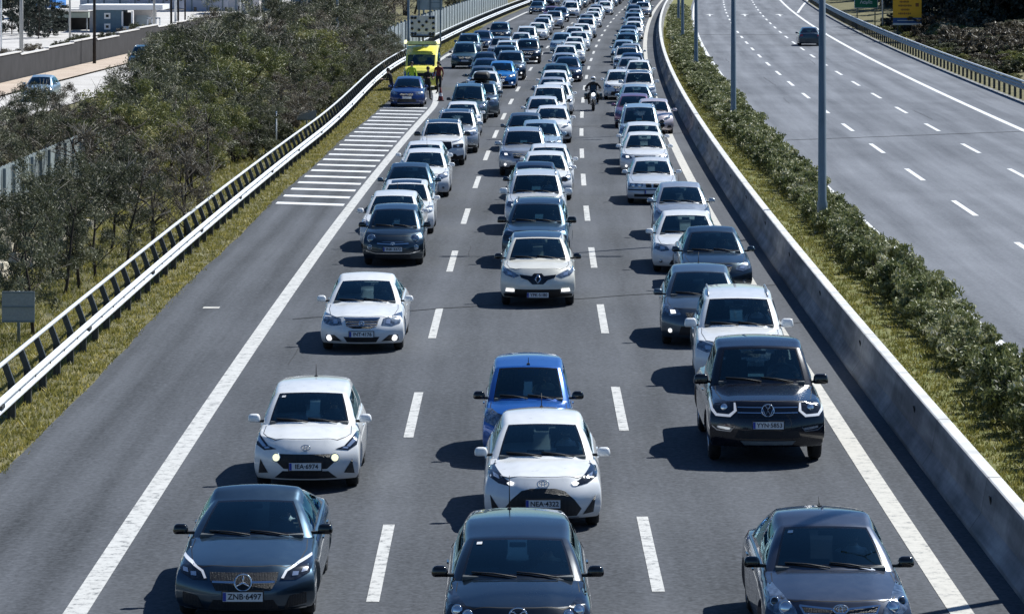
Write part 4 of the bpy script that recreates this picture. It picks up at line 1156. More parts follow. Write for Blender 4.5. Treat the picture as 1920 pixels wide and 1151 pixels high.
# near carriageway: edge lines, lane dashes
def edgeline(y):      # the left edge line swings out round the slip lane
    if y < 172: return -7.52
    t = min(1, (y - 172) / 62); t = t * t * (3 - 2 * t)
    return -7.52 - 3.0 * t
vs = []
for y in list(np.arange(Y0, 560, 2.0)): vs += [P(edgeline(y) - .15, y, .006), P(edgeline(y) + .16, y, .006)]
MK.add(vs, [(2 * i, 2 * i + 1, 2 * i + 3, 2 * i + 2) for i in range(len(vs) // 2 - 1)], 'road_paint')
mark(3.66, 3.97, Y0, 560, 'road_paint_old')
for k in range(-1, 30):
    y = 48.7 + 14.86 * k; mark(-.085, .085, y - 2.95, y + 2.95, 'road_paint')
    y = 48.0 + 14.75 * k; mark(-3.83, -3.66, y - 2.95, y + 2.95, 'road_paint')
for k in range(0, 15):
    y = 238 + 14.8 * k; mark(-7.4, -7.25, y - 1.5, y + 1.5)
for k in range(21):                                    # hatching on the closed strip
    y = 111.9 + 3.12 * k; mark(-10.02, min(-7.75, edgeline(y) - .25), y, y + .85, 'road_paint_bright', skew=-.9, step=1)
mark(-9.25, -8.87, 80.5, 80.85, 'road_paint_old')
# far carriageway
mark(8.22, 8.46, Y0, 560, 'road_paint_bright'); mark(19.5, 19.78, Y0, 560, 'road_paint_bright')
for k in range(-4, 28):
    for o in (12.02, 15.83):
        y = 110.2 + 15.45 * k; mark(o - .09, o + .09, y - 3.1, y + 3.1, 'road_paint_bright')
vs = []
for i in range(21):
    y = 388 + i * 6; o = 20.0 + 3.6 * (i / 14); vs += [P(o - .14, y, .006), P(o + .14, y, .006)]
MK.add(vs, [(2 * i, 2 * i + 1, 2 * i + 3, 2 * i + 2) for i in range(20)], 'road_paint_bright')
for o in (10.1, 13.9, 17.7):                             # lane arrows
    for y in (372, 470):
        mark(o - .1, o + .1, y, y + 7, 'road_paint_bright'); MK.add([P(o - .5, y + 6.6, .010), P(o + .5, y + 6.6, .010), P(o, y + 10, .010)], [(0, 1, 2)], 'road_paint_bright')
for o, y in ((7.9, 330), (8.0, 345)): mark(o, o + .3, y, y + 10, 'road_paint_bright')
mo = MK.build('road_markings', fix=False); tag(mo, kind='structure')
# thin dark strips laid across the carriageways
JT = MB()
def cross_strip(o0, y0, o1, y1, w=.10, z=.011):
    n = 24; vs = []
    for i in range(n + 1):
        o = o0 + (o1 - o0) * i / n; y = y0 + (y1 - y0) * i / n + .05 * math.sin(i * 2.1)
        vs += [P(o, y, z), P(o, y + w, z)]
    JT.add(vs, [(2 * i, 2 * i + 1, 2 * i + 3, 2 * i + 2) for i in range(n)], 'near_black')
cross_strip(-7.0, 78.2, 4.6, 86.0, .09); cross_strip(8.6, 146.5, 22.5, 155.0, .16); cross_strip(8.0, 303, 22.5, 301, .45)
cross_strip(-7.0, 156.8, 4.6, 157.6, .12); cross_strip(2.6, 76.6, 4.6, 77.6, .07)
rc = random.Random(9)
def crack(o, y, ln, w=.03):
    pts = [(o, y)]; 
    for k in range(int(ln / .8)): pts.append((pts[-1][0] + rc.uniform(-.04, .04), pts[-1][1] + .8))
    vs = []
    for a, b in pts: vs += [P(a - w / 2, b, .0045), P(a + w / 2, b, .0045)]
    JT.add(vs, [(2 * i, 2 * i + 1, 2 * i + 3, 2 * i + 2) for i in range(len(pts) - 1)], 'near_black')
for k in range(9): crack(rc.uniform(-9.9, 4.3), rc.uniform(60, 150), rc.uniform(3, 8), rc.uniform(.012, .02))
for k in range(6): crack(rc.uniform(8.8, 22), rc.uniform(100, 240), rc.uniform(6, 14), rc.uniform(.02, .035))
jo = JT.build('road_strips_cracks', fix=False); tag(jo, kind='structure')

# ---------------------------------------------------------------- concrete median barrier
def concrete_mat():
    m, n, l, b = nodes_of('barrier_concrete')
    tc = n.new('ShaderNodeTexCoord'); uv = n.new('ShaderNodeUVMap'); uv.uv_map = 'road'
    t = n.new('ShaderNodeTexNoise'); t.inputs['Scale'].default_value = .55; t.inputs['Detail'].default_value = 9; t.inputs['Roughness'].default_value = .7
    l.new(tc.outputs['Object'], t.inputs['Vector'])
    mp = n.new('ShaderNodeMapping'); mp.inputs['Scale'].default_value = (.25, 2.2, 1); l.new(uv.outputs[0], mp.inputs['Vector'])
    s = n.new('ShaderNodeTexNoise'); s.inputs['Scale'].default_value = 1.2; s.inputs['Detail'].default_value = 7; l.new(mp.outputs[0], s.inputs['Vector'])
    mx = n.new('ShaderNodeMix'); mx.data_type = 'FLOAT'; mx.inputs['Factor'].default_value = .5
    l.new(t.outputs['Fac'], mx.inputs['A']); l.new(s.outputs['Fac'], mx.inputs['B'])
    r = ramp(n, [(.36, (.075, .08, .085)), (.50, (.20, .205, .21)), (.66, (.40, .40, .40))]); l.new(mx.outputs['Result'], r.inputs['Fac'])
    l.new(r.outputs['Color'], b.inputs['Base Color']); b.inputs['Roughness'].default_value = .85
    bp = n.new('ShaderNodeBump'); bp.inputs['Strength'].default_value = .4; bp.inputs['Distance'].default_value = .02; l.new(s.outputs['Fac'], bp.inputs['Height']); l.new(bp.outputs[0], b.inputs['Normal'])
    MATS['barrier_concrete'] = m
concrete_mat()
prof = [(4.70, -.02), (4.70, .07), (4.86, .30), (4.95, .80), (4.97, .815), (5.14, .815), (5.16, .80), (5.24, .30), (5.34, .02)]
root = empty('concrete_barrier', P(5, 60)); tag(root, 'long grey concrete barrier between the jammed carriageway and the planted median', 'barrier')
vs, fs, uv = [], [], []
bys = list(np.arange(Y0, 480, 2.4)) + list(np.arange(480, 640, 10))
for y in bys:
    for o, z in prof: vs.append(tuple(P(o, y, z))); uv.append((y, z + o))
k = len(prof)
for i in range(len(bys) - 1):
    for j in range(k - 1): fs.append((i * k + j + 1, i * k + j, (i + 1) * k + j, (i + 1) * k + j + 1))
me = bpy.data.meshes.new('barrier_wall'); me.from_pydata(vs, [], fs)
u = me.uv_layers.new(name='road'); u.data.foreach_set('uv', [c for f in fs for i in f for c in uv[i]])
me.materials.append(MATS['barrier_concrete']); simple('barrier_top_sunlit', (.58, .58, .57), .85, var=.18, scale=1.5); me.materials.append(MATS['barrier_top_sunlit'])
me.polygons.foreach_set('material_index', [1 if i % (k - 1) in (3, 4, 5) else 0 for i in range(len(fs))])  # top faces get a paler concrete, sunlight put into their colour
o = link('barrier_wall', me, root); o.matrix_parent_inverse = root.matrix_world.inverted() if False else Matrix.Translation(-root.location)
slot = MB(); slot.box((0, 0, 0), (.02, .10, .17), 'near_black')
sme = slot.mesh('drain_slot', True)
for q in range(30):
    y = 40.0 + 9.55 * q; o = bpy.data.objects.new('drain_slot', sme); C.objects.link(o); o.parent = root
    o.location = P(4.905, y, .56) - root.location; o.rotation_euler = (0, R(-11), -head(y))
jn = MB(); 
for (a, za), (b, zb) in zip(prof[1:-1], prof[2:]):
    pass
jme = None
for q in range(45):
    y = 44.2 + 6.0 * q; j = MB()
    pts = [P(a - (.004 if i < 4 else -.004), y, z + (.004 if 3 <= i <= 5 else 0)) for i, (a, z) in enumerate(prof[1:-1])]
    v2 = []
    for p_ in pts: v2 += [p_, p_ + Vector((0, .022, 0))]
    j.add(v2, [(2 * i, 2 * i + 1, 2 * i + 3, 2 * i + 2) for i in range(len(pts) - 1)], 'near_black')
    o = j.build('panel_joint', root, False); o.matrix_parent_inverse = Matrix.Translation(-root.location)

# ---------------------------------------------------------------- guardrails
def w_beam(off, y0, y1, step=2.0, zc=.62, side=1, hgt=.155):
    """double-wave steel beam facing +x when side is 1"""
    pr = []
    for i in range(13):
        t = i / 12; z = zc - hgt + 2 * hgt * t
        pr.append((.035 * (1 - math.cos(4 * math.pi * t)) * side, z))
    mb = MB(); vs = []; yy = list(np.arange(y0, y1, step))
    for y in yy:
        for d, z in pr: vs.append(P(off(y) + d, y, z))
        for d, z in pr[::-1]: vs.append(P(off(y) + d - .006 * side, y, z))
    k = 26
    fs = [(i * k + j, i * k + (j + 1) % k, (i + 1) * k + (j + 1) % k, (i + 1) * k + j) for i in range(len(yy) - 1) for j in range(k)]
    mb.add(vs, fs, 'galvanised', True); return mb
def rail_off(y):
    if y < 140: return -10.82
    t = min(1, (y - 140) / 85); t = t * t * (3 - 2 * t)
    return -10.82 - 1.35 * t
def set_rel(o, root): o.matrix_parent_inverse = Matrix.Translation(-root.location)
root = empty('guardrail', P(-11, 60)); tag(root, 'white galvanised guardrail with raised hand pipe along the left grass verge', 'guardrail')
o = w_beam(rail_off, 48, 470, 2.0, .50, 1).build('beam', root); set_rel(o, root)
mb = MB(); mb.tube([P(rail_off(y) - .26, y, 1.00) for y in np.arange(48, 470, 3)], .042, 'galvanised', 8); o = mb.build('hand_pipe', root); set_rel(o, root)
pm = MB()
pm.box((0, 0, .30), (.12, .07, .78), 'post_steel'); pm.box((.055, 0, .30), (.014, .13, .78), 'post_steel'); pm.box((-.066, 0, .30), (.014, .13, .78), 'post_steel')
vs = []
for z, x in ((.68, 0), (1.06, -.14)):
    vs += [(x - .06, -.05, z), (x + .06, -.05, z), (x + .06, .05, z), (x - .06, .05, z)]
pm.add(vs, [(0, 1, 5, 4), (1, 2, 6, 5), (2, 3, 7, 6), (3, 0, 4, 7), (4, 5, 6, 7)], 'post_steel')
pm.box((.10, 0, .58), (.10, .10, .10), 'post_steel')
pme = pm.mesh('post', True); far = MB()
for i in range(210):
    y = 52.3 + 2.0 * i
    if i < 100:
        o = bpy.data.objects.new('post', pme); C.objects.link(o); o.parent = root; o.location = P(rail_off(y) - .13, y, -.08) - root.location
    else: far.box(P(rail_off(y) - .13, y, .4), (.12, .10, 1.1), 'post_steel')
o = far.build('post', root); set_rel(o, root); tag(o, kind='stuff')
for i in range(26):        # splice plates
    y = 60 + 12 * i; mb = MB(); mb.box(P(rail_off(y) + .05, y, .50), (.035, .34, .06), 'post_steel'); o = mb.build('splice_plate', root); set_rel(o, root)
# right-hand guardrail
def rail_r(y): return 23.15 + .0 * y
root = empty('guardrail', P(23, 150)); tag(root, 'grey guardrail along the outer shoulder of the empty carriageway, hedges behind', 'guardrail')
bb = w_beam(rail_r, 110, 470, 3.0, .72, -1, .17); bb.mats = [simple('beam_grey', (.22, .25, .28), .5, .3, var=.2, scale=2)]; o = bb.build('beam', root); set_rel(o, root)
mb = MB(); mb.tube([P(23.2, y, .98) for y in np.arange(110, 470, 4)], .055, 'galvanised', 6); o = mb.build('hand_pipe', root); set_rel(o, root)
pb = MB(); pb.box((0, 0, .42), (.12, .14, 1.1), 'post_steel'); pb.box((-.1, 0, .72), (.08, .09, .1), 'post_steel'); pme2 = pb.mesh('post', True); far = MB()
for i in range(140):
    y = 112 + 2.5 * i
    if i < 98:
        o = bpy.data.objects.new('post', pme2); C.objects.link(o); o.parent = root; o.location = P(23.28, y, 0) - root.location
    else: far.box(P(23.28, y, .45), (.12, .14, 1.0), 'post_steel')
o = far.build('post', root); set_rel(o, root); tag(o, kind='stuff')
o = strip('outer_kerb', [22.75, 23.05], list(np.arange(60, 470, 6)), .02, 'barrier_concrete')

# ---------------------------------------------------------------- lamp posts
def lamp_post(x, y, hgt=12, r=.11, mat='pole_grey', arms=(1, -1), label='', group=None, z=0):
    root = empty('lamp_post', (x, y, z)); tag(root, label, 'lamp post', group)
    mb = MB(); mb.tube([(0, 0, 0), (0, 0, .9), (0, 0, 1.0), (0, 0, hgt)], [r * 1.25, r * 1.22, r, r * .55], mat, 12); mb.box((0, 0, .03), (.42, .42, .06), mat); mb.build('pole', root)
    for a in arms:
        mb = MB(); mb.tube([(0, 0, hgt - .1), (a * .6, 0, hgt + .25), (a * 1.8, 0, hgt + .4)], [r * .5, r * .4, r * .35], mat, 8); mb.build('arm', root)
        mb = MB(); mb.box((a * 2.1, 0, hgt + .40), (.7, .26, .12), mat, taper=.8); mb.build('lamp_head', root)
    return root
words = ['beside the near hedge, out past the dark saloon', 'nearest in view, standing in the hedge beside the white line', 'second one back along the median hedge', 'third one back along the median hedge',
         'fourth one back along the median hedge', 'fifth one back, where the median narrows', 'far one at the top of the median', 'farthest one, above the bend']
for i, y in enumerate((47, 100.5, 154, 214, 270, 326, 382, 438)):
    lamp_post(cx(y) + 6.75, y, 12.5, .125, label='tall grey lamp post ' + words[i], group='lamp posts along the median')
lamp_post(cx(225) - 16.3, 225, 11, .085, 'pole_grey', (1,), 'slim green-grey lamp post rising from the thicket behind the left guardrail')
lamp_post(cx(261) - 14.0, 261, 11, .10, 'pole_grey', (1,), 'grey lamp post in front of the panel wall left of the yellow van')
lamp_post(cx(330) - 17.5, 330, 10, .09, 'pole_grey', (1,), 'distant pale lamp post among trees left of the panel wall')
# ---------------------------------------------------------------- foliage
def leaf_mat(name, stops, trans=.25):
    m, n, l, b = nodes_of(name)
    at = n.new('ShaderNodeAttribute'); at.attribute_name = 'rnd'
    oi = n.new('ShaderNodeObjectInfo')
    mx = n.new('ShaderNodeMath'); mx.operation = 'MULTIPLY_ADD'; mx.inputs[1].default_value = .30; mx.inputs[2].default_value = -.15; l.new(oi.outputs['Random'], mx.inputs[0])
    ad = n.new('ShaderNodeMath'); ad.operation = 'ADD'; l.new(at.outputs['Fac'], ad.inputs[0]); l.new(mx.outputs[0], ad.inputs[1])
    r = ramp(n, stops); l.new(ad.outputs[0], r.inputs['Fac']); l.new(r.outputs['Color'], b.inputs['Base Color'])
    b.inputs['Roughness'].default_value = .55
    tr = n.new('ShaderNodeBsdfTranslucent'); l.new(r.outputs['Color'], tr.inputs['Color'])
    ms = n.new('ShaderNodeMixShader'); ms.inputs['Fac'].default_value = trans
    l.new(b.outputs[0], ms.inputs[1]); l.new(tr.outputs[0], ms.inputs[2]); l.new(ms.outputs[0], n['Material Output'].inputs['Surface'])
    MATS[name] = m
leaf_mat('leaf_olive', [(0, (.016, .019, .010)), (.4, (.062, .070, .036)), (.75, (.13, .14, .078)), (1, (.40, .40, .28))])
leaf_mat('leaf_dry', [(0, (.022, .018, .013)), (.4, (.082, .068, .048)), (.75, (.155, .132, .096)), (1, (.44, .40, .31))])
leaf_mat('leaf_yellow', [(0, (.04, .05, .015)), (.4, (.12, .14, .04)), (.75, (.23, .235, .08)), (1, (.42, .38, .16))])
leaf_mat('leaf_dark', [(0, (.008, .014, .010)), (.5, (.022, .034, .024)), (1, (.07, .09, .075))], .1)
leaf_mat('leaf_hedge', [(0, (.045, .055, .02)), (.35, (.15, .175, .06)), (.7, (.29, .30, .13)), (.9, (.50, .48, .32)), (1, (.75, .72, .58))], .2)
leaf_mat('leaf_grass', [(0, (.09, .11, .02)), (.4, (.20, .195, .05)), (.75, (.34, .30, .08)), (1, (.60, .50, .14))], .35)
simple('bark', (.045, .035, .028), .9, var=.4, scale=8); simple('bark_pale', (.26, .24, .21), .9, var=.3, scale=8)

def leaves(centres, per, spread, lw, ll, r, up=.35):
    """quads scattered round clump centres; centres (n,3), spread per clump"""
    n = len(centres) * per
    c = np.repeat(centres, per, axis=0); sp = np.repeat(np.broadcast_to(spread, (len(centres),)), per)
    d = r.normal(size=(n, 3)); d /= np.linalg.norm(d, axis=1)[:, None]
    rad = r.random(n) ** .45
    pos = c + d * (rad * sp)[:, None] * np.array([1, 1, .72])
    ax = r.normal(size=(n, 3)); ax[:, 2] += up; ax /= np.linalg.norm(ax, axis=1)[:, None]
    b = np.cross(ax, r.normal(size=(n, 3))); b /= np.linalg.norm(b, axis=1)[:, None] + 1e-6
    L_ = (ll * (.6 + .8 * r.random(n)))[:, None] * ax / 2; W_ = (lw * (.7 + .6 * r.random(n)))[:, None] * b / 2
    v = np.stack([pos - L_ - W_ * .5, pos - L_ * .1 + W_ * -1, pos + L_, pos - L_ * .1 + W_], axis=1).reshape(-1, 3)
    f = np.arange(n * 4).reshape(-1, 4)
    clump = np.repeat(r.random(len(centres)), per)
    rnd = np.clip(.55 * clump + .45 * r.random(n), 0, 1)
    return v, f, rnd
def join_np(parts):
    V, F, A = [], [], []; o = 0
    for v, f, a in parts: V.append(v); F.append(f + o); A.append(a); o += len(v)
    return np.concatenate(V), np.concatenate(F), np.concatenate(A)

def tree_proto(seed, mat, hgt=4.4, wid=1.9, clumps=60, per=130, lw=.034, ll=.17, bark='bark', low=.18, bare=10):
    r = np.random.default_rng(seed); rd = random.Random(seed)
    tr = MB(); ends = []
    n_stem = rd.choice([1, 2, 3])
    for s in range(n_stem):
        a = rd.uniform(0, 6.28); p = Vector((rd.uniform(-.15, .15), rd.uniform(-.15, .15), -.3)); pts = [p]; lean = Vector((math.cos(a), math.sin(a), 0)) * rd.uniform(.06, .26)
        for k in range(5):
            p = p + Vector((lean.x * .75 + rd.uniform(-.12, .12), lean.y * .75 + rd.uniform(-.12, .12), hgt * .16)); pts.append(p.copy())
        tr.tube(pts, [.085, .075, .065, .05, .035, .02], bark, 7)
        for k in (1, 2, 2, 3, 3, 4, 4):
            b = pts[k]; an = rd.uniform(0, 6.28); q = [b.copy()]; d = Vector((math.cos(an), math.sin(an), rd.uniform(.2, .9)))
            for j in range(3):
                b = b + d * (wid * .26) + Vector((rd.uniform(-.1, .1), rd.uniform(-.1, .1), rd.uniform(0, .12))); q.append(b.copy())
            tr.tube(q, [.034, .026, .016, .007], bark, 5); ends.append(b.copy())
    for k in range(bare):
        b = rd.choice(ends); an = rd.uniform(0, 6.28); d = Vector((math.cos(an), math.sin(an), rd.uniform(.1, 1.2))).normalized()
        q = [b, b + d * .35 + Vector((0, 0, .05)), b + d * .8 + Vector((rd.uniform(-.2, .2), rd.uniform(-.2, .2), .1))]; tr.tube(q, [.014, .010, .005], 'bark_pale', 4)
    cs = []
    for k in range(clumps):
        if rd.random() < .45: e = rd.choice(ends); cs.append((e.x + rd.gauss(0, .25), e.y + rd.gauss(0, .25), e.z + rd.gauss(.05, .25)))
        else:
            t = rd.random(); z = hgt * (low + (1 - low) * t); rr = wid * (math.sin(math.pi * min(1, .18 + t * .86)) ** .6) * rd.uniform(.35, 1.0)
            an = rd.uniform(0, 6.28); cs.append((rr * math.cos(an), rr * math.sin(an), z))
    cs = np.array(cs); cs[:, 2] = np.clip(cs[:, 2], hgt * low * .7, hgt)
    v, f, a = leaves(cs, per, r.uniform(.22, .52, len(cs)), lw, ll, r)
    crown = np_mesh('crown', v, f, attr=a); crown.materials.append(MATS[mat])
    return tr.mesh('trunk', True), crown
def put_tree(proto, name, loc, rz, sc, label, cat, group):
    root = empty(name, loc, rz); root.scale = sc; tag(root, label, cat, group)
    for nm, me in zip(('trunk', 'crown'), proto):
        o = bpy.data.objects.new(nm, me); C.objects.link(o); o.parent = root
    return root
PT = {
    'olive': [tree_proto(1, 'leaf_olive', bare=30, per=115), tree_proto(2, 'leaf_olive', wid=1.6, hgt=5.0, clumps=54, per=115, bare=34), tree_proto(3, 'leaf_olive', hgt=4.8)],
    'dry': [tree_proto(11, 'leaf_dry', clumps=42, per=95, bare=54), tree_proto(12, 'leaf_dry', clumps=46, per=85, bare=66, ll=.13)],
    'yellow': [tree_proto(21, 'leaf_yellow', wid=2.0, clumps=70, low=.1), tree_proto(22, 'leaf_yellow', wid=1.7, clumps=60, low=.1)],
    'dark': [tree_proto(31, 'leaf_dark', hgt=4.6, wid=2.3, clumps=85, per=80, low=.05, lw=.09, ll=.2, bare=0), tree_proto(32, 'leaf_dark', hgt=4.8, wid=2.0, clumps=80, per=80, low=.05, lw=.09, ll=.2, bare=0)],
}
def top_limit(u):
    pts = [(-200, 215), (0, 215), (95, 208), (150, 205), (200, 168), (240, 150), (262, 142), (282, 118), (300, 80), (330, 50), (370, 28), (430, 36), (480, 22), (560, 20), (600, 4), (640, -60), (690, -60), (735, 60), (760, 100)]
    for (a, b), (c, d) in zip(pts, pts[1:]):
        if u <= c: return b + (d - b) * (u - a) / (c - a)
    return 130
rd = random.Random(5)
LT = {'olive': 'grey-green feathery tree in the thicket behind the left guardrail', 'dry': 'brownish half-bare tree in the thicket behind the left guardrail', 'yellow': 'bright yellow-green bush tree in the thicket behind the left guardrail'}
count = {}
def thicket(y, off, hwant, kind=None, wsc=1.0):
    X = cx(y) + off; s = 6500 / y; u = 960 + X * s
    if u < -90 or u > 760: return
    g = terrain(off, y)
    hmax = CAM_H - (top_limit(u) + 120 + rd.uniform(-34 if 250 < u < 640 else -6, 12)) / s - g
    if u < 215 and y > 125 and rd.random() < .30: hmax += rd.uniform(30, 80) / s; kind = 'dry' if rd.random() < .6 else 'olive'; wsc = .8
    if u < 165 and y < 136 and off > -19.6: hmax = min(hmax, CAM_H - (372 - .36 * u + 120) / s - g)
    if 30 < u < 215 and y < 105 and off < -13.6 and rd.random() < .8: hmax = min(hmax, CAM_H - (398 + 120) / s - g)
    h = min(hwant, hmax)
    if h < .9: return
    if kind is None:
        kind = rd.choices(['olive', 'dry', 'yellow'], [.52, .40, .08])[0]
        if 250 < u < 470 and 120 < (CAM_H - h * .6) * s - 120 < 300 and rd.random() < .55: kind = 'yellow'
    pr = rd.choice(PT[kind]); sz = h / 4.5; sx = sz * rd.uniform(.9, 1.25) * wsc
    if h < 2.2: sx = max(sx, .42)
    put_tree(pr, {'olive': 'feathery_tree', 'dry': 'half_bare_tree', 'yellow': 'bush_tree'}[kind], (X, y, g), rd.uniform(0, 6.28), (sx, sx, sz), LT[kind], 'tree', 'trees of the thicket behind the left guardrail')
    count[kind] = count.get(kind, 0) + 1
y = 84.0
while y < 250:
    for off in np.arange(-14.0 if y < 130 else -13.0, -26.5, -3.0):
        if off > -15.5 and y < 108 and rd.random() < .85: continue
        if off > -19 and y < 128 and rd.random() < .35: continue
        thicket(y + rd.uniform(-1.5, 1.5), min(-13.1, off + rd.uniform(-1.1, 1.1)), rd.uniform(2.4, 5.3) if off < -14.5 or y < 130 else rd.uniform(1.4, 3.0))
    y += 3.5 if y < 150 else 4.2
for yy in np.arange(252, 330, 6):
    for off in (-18, -22, -26): thicket(yy + rd.uniform(-2, 2), off + rd.uniform(-1, 1), rd.uniform(3.5, 5))
# slim trunks along the near grass slope
for (u, v) in ((60, 640), (118, 560), (150, 548), (185, 530), (240, 505), (290, 480), (345, 452), (40, 600), (95, 520), (210, 470)):
    off, yy = pix(u, v, -.15); X = cx(yy) + off
    put_tree(rd.choice(PT['olive'] + PT['dry']), 'slender_tree', (X, yy, terrain(off, yy)), rd.uniform(0, 6.28), (.55, .55, rd.uniform(.62, .72)), 'slender dark-stemmed young tree on the grass slope just behind the guardrail', 'tree', 'slender trees on the grass slope')
# trees behind the panel wall and far trees
for i in range(46):
    yy = rd.uniform(285, 520); off = rd.uniform(-40, -17.2); X = cx(yy) + off
    k = rd.choice(['olive', 'dry', 'dry']); sc = rd.uniform(1.3, 1.9)
    if 960 + X * 6500 / yy < 615: continue
    put_tree(rd.choice(PT[k]), 'background_tree', (X, yy, -.5), rd.uniform(0, 6.28), (sc, sc, sc * rd.uniform(.75, 1)), {'olive': 'hazy grey-green tree in the belt behind the panel wall', 'dry': 'brownish bare-twigged tree in the belt behind the panel wall'}[k], 'tree', 'trees behind the panel wall')
# dark evergreens, upper right
for i in range(150):
    yy = rd.uniform(282, 520) if i > 70 else rd.uniform(282, 330); off = rd.uniform(31.5, 62) if i > 70 else rd.uniform(31, 52); X = cx(yy) + off
    u = 960 + X * 6500 / yy
    if u > 2050 or off < 31 + (yy - 288) * .0: continue
    sc = rd.uniform(1.8, 2.6)
    put_tree(rd.choice(PT['dark']), 'dark_evergreen', (X, yy, .3), rd.uniform(0, 6.28), (sc, sc, sc * rd.uniform(.9, 1.2)), 'tall dark evergreen in the dense wood beyond the orange sign', 'tree', 'dark evergreens at the upper right')

# shrubs
def shrub_proto(seed, mat, w=.75, h=1.0, clumps=38, per=80, lw=.05, ll=.125):
    r = np.random.default_rng(seed); cs = []
    for k in range(clumps):
        an = r.uniform(0, 6.28); t = r.random(); rr = w * r.uniform(.2, 1) ** .6 * (.75 + .25 * math.sin(math.pi * t))
        cs.append((rr * math.cos(an), rr * math.sin(an), h * (.12 + .80 * t)))
    v, f, a = leaves(np.array(cs), per, r.uniform(.12, .27, clumps), lw, ll, r, 1.0)
    me = np_mesh('foliage', v, f, attr=a); me.materials.append(MATS[mat])
    mb = MB(); rd2 = random.Random(seed)
    for k in range(9):
        an = rd2.uniform(0, 6.28); d = Vector((math.cos(an) * .4, math.sin(an) * .4, h * .8)); mb.tube([(0, 0, -.05), d * .4, d * rd2.uniform(.8, 1.05)], [.02, .014, .006], 'bark', 4)
    return mb.mesh('stems', True), me
HS = [shrub_proto(41, 'leaf_hedge'), shrub_proto(42, 'leaf_hedge', .8, 1.05), shrub_proto(43, 'leaf_hedge', .7, .95)]
LSH = [shrub_proto(61, 'leaf_olive', 1.0, 1.0, 44, 70, .04, .16), shrub_proto(62, 'leaf_dry', 1.0, 1.0, 40, 60, .04, .15)]
def put_shrub(pr, name, loc, rz, sc, label, group):
    root = empty(name, loc, rz); root.scale = sc; tag(root, label, 'shrub', group)
    for nm, me in zip(('stems', 'foliage'), pr):
        o = bpy.data.objects.new(nm, me); C.objects.link(o); o.parent = root
for i in range(34):
    yy = rd.uniform(125, 235); off = rd.uniform(-14.2, -12.6) - (1.2 if yy > 190 else 0)
    s_ = rd.uniform(.5, .95); k_ = rd.choice([0, 0, 1])
    put_shrub([shr for shr in LSH][k_], 'verge_shrub', P(off, yy, terrain(off, yy)), rd.uniform(0, 6.28), (s_, s_, s_), ['low grey-green shrub just behind the left guardrail', 'low brown dry shrub just behind the left guardrail'][k_], 'shrubs just behind the left guardrail')
yy = 46.0
while yy < 400:
    big = rd.uniform(.70, 1.0) * (1.15 if 48 < yy < 66 else 1.0) * (.85 if 90 < yy < 112 else 1)
    t = max(0, min(1, (yy - 110) / 110)); off = 7.22 - .42 * t + rd.uniform(-.14, .14)
    w = rd.uniform(.74, .98) * (1 + .6 * t)
    put_shrub(rd.choice(HS), 'hedge_shrub', P(off, yy, .02), rd.uniform(0, 6.28), (w, w, big), 'leafy olive-green shrub in the long median hedge beside the barrier', 'shrubs of the median hedge')
    yy += 1.15 if yy < 120 else (1.5 if yy < 220 else 2.2)
# bushes behind the right guardrail
HB = [shrub_proto(51, 'leaf_dry', 1.3, 1.5, 60, 80, .06, .18), shrub_proto(52, 'leaf_olive', 1.2, 1.3, 55, 80, .06, .18), shrub_proto(53, 'leaf_yellow', 1.1, .9, 45, 70, .06, .16)]
for i in range(150):
    yy = rd.uniform(150, 330); off = 25.2 + rd.random() ** 1.2 * 8; X = cx(yy) + off
    if 960 + X * 6500 / yy > 2040: continue
    k = rd.choices([0, 1, 2], [.5, .3, .2])[0] if off > 26.5 else rd.choices([0, 1, 2], [.2, .3, .5])[0]
    s = rd.uniform(.7, 1.25) * (1.0 if off > 27 else .55)
    put_shrub(HB[k], 'roadside_bush', (X, yy, terrain(off, yy)), rd.uniform(0, 6.28), (s * 1.2, s * 1.2, s), ['purple-brown dry bush behind the right guardrail', 'dull green bush behind the right guardrail', 'low yellow-green bush behind the right guardrail'][k], 'bushes behind the right guardrail')

# grass
def grass(name, n, offr, yr, h, label_free=True):
    r = np.random.default_rng(len(name) + n)
    yv = yr[0] + (yr[1] - yr[0]) * r.random(n) ** 1.35; ov = np.array([r.uniform(*offr(q)) for q in yv])
    X = np.array([cx(q) for q in yv]) + ov; Z = np.array([max(terrain(a, b), -.035) if not 5 < a < 8 else .03 for a, b in zip(ov, yv)]) if offr(60)[0] > -12 else np.array([terrain(a, b) for a, b in zip(ov, yv)])
    per = 6; c = np.repeat(np.stack([X, yv, Z], 1), per, axis=0); m = len(c)
    c[:, 0] += r.normal(0, .05, m); c[:, 1] += r.normal(0, .06, m)
    hh = h * r.uniform(.5, 1.3, m); an = r.uniform(0, 6.28, m); w = .014
    tip = c + np.stack([r.normal(0, .5, m) * hh, r.normal(0, .5, m) * hh, hh], 1)
    dx = np.stack([np.cos(an) * w, np.sin(an) * w, np.zeros(m)], 1)
    v = np.stack([c - dx, c + dx, tip], 1).reshape(-1, 3); f = np.arange(m * 3).reshape(-1, 3)
    me = np_mesh(name, v, f, attr=np.clip(np.repeat(r.random(n), per) * .6 + .4 * r.random(m), 0, 1)); me.materials.append(MATS['leaf_grass'])
    o = link(name, me); tag(o, kind='stuff'); return o
grass('verge_grass', 20000, lambda y: (rail_off(y) - 1.6, left_edge(y) + .02), (50, 330), .085)
grass('median_grass', 13000, lambda y: (5.35, 6.9), (46, 330), .08)
grass('slope_grass', 16000, lambda y: (-17, -12.3), (62, 240), .13)
tag(bpy.data.objects['verge_grass'], 'short yellow-green grass between the asphalt and the left guardrail', 'grass')
tag(bpy.data.objects['median_grass'], 'short green grass strip between the concrete barrier and the hedge', 'grass')
tag(bpy.data.objects['slope_grass'], 'rough grass on the slope under the left-hand trees', 'grass')
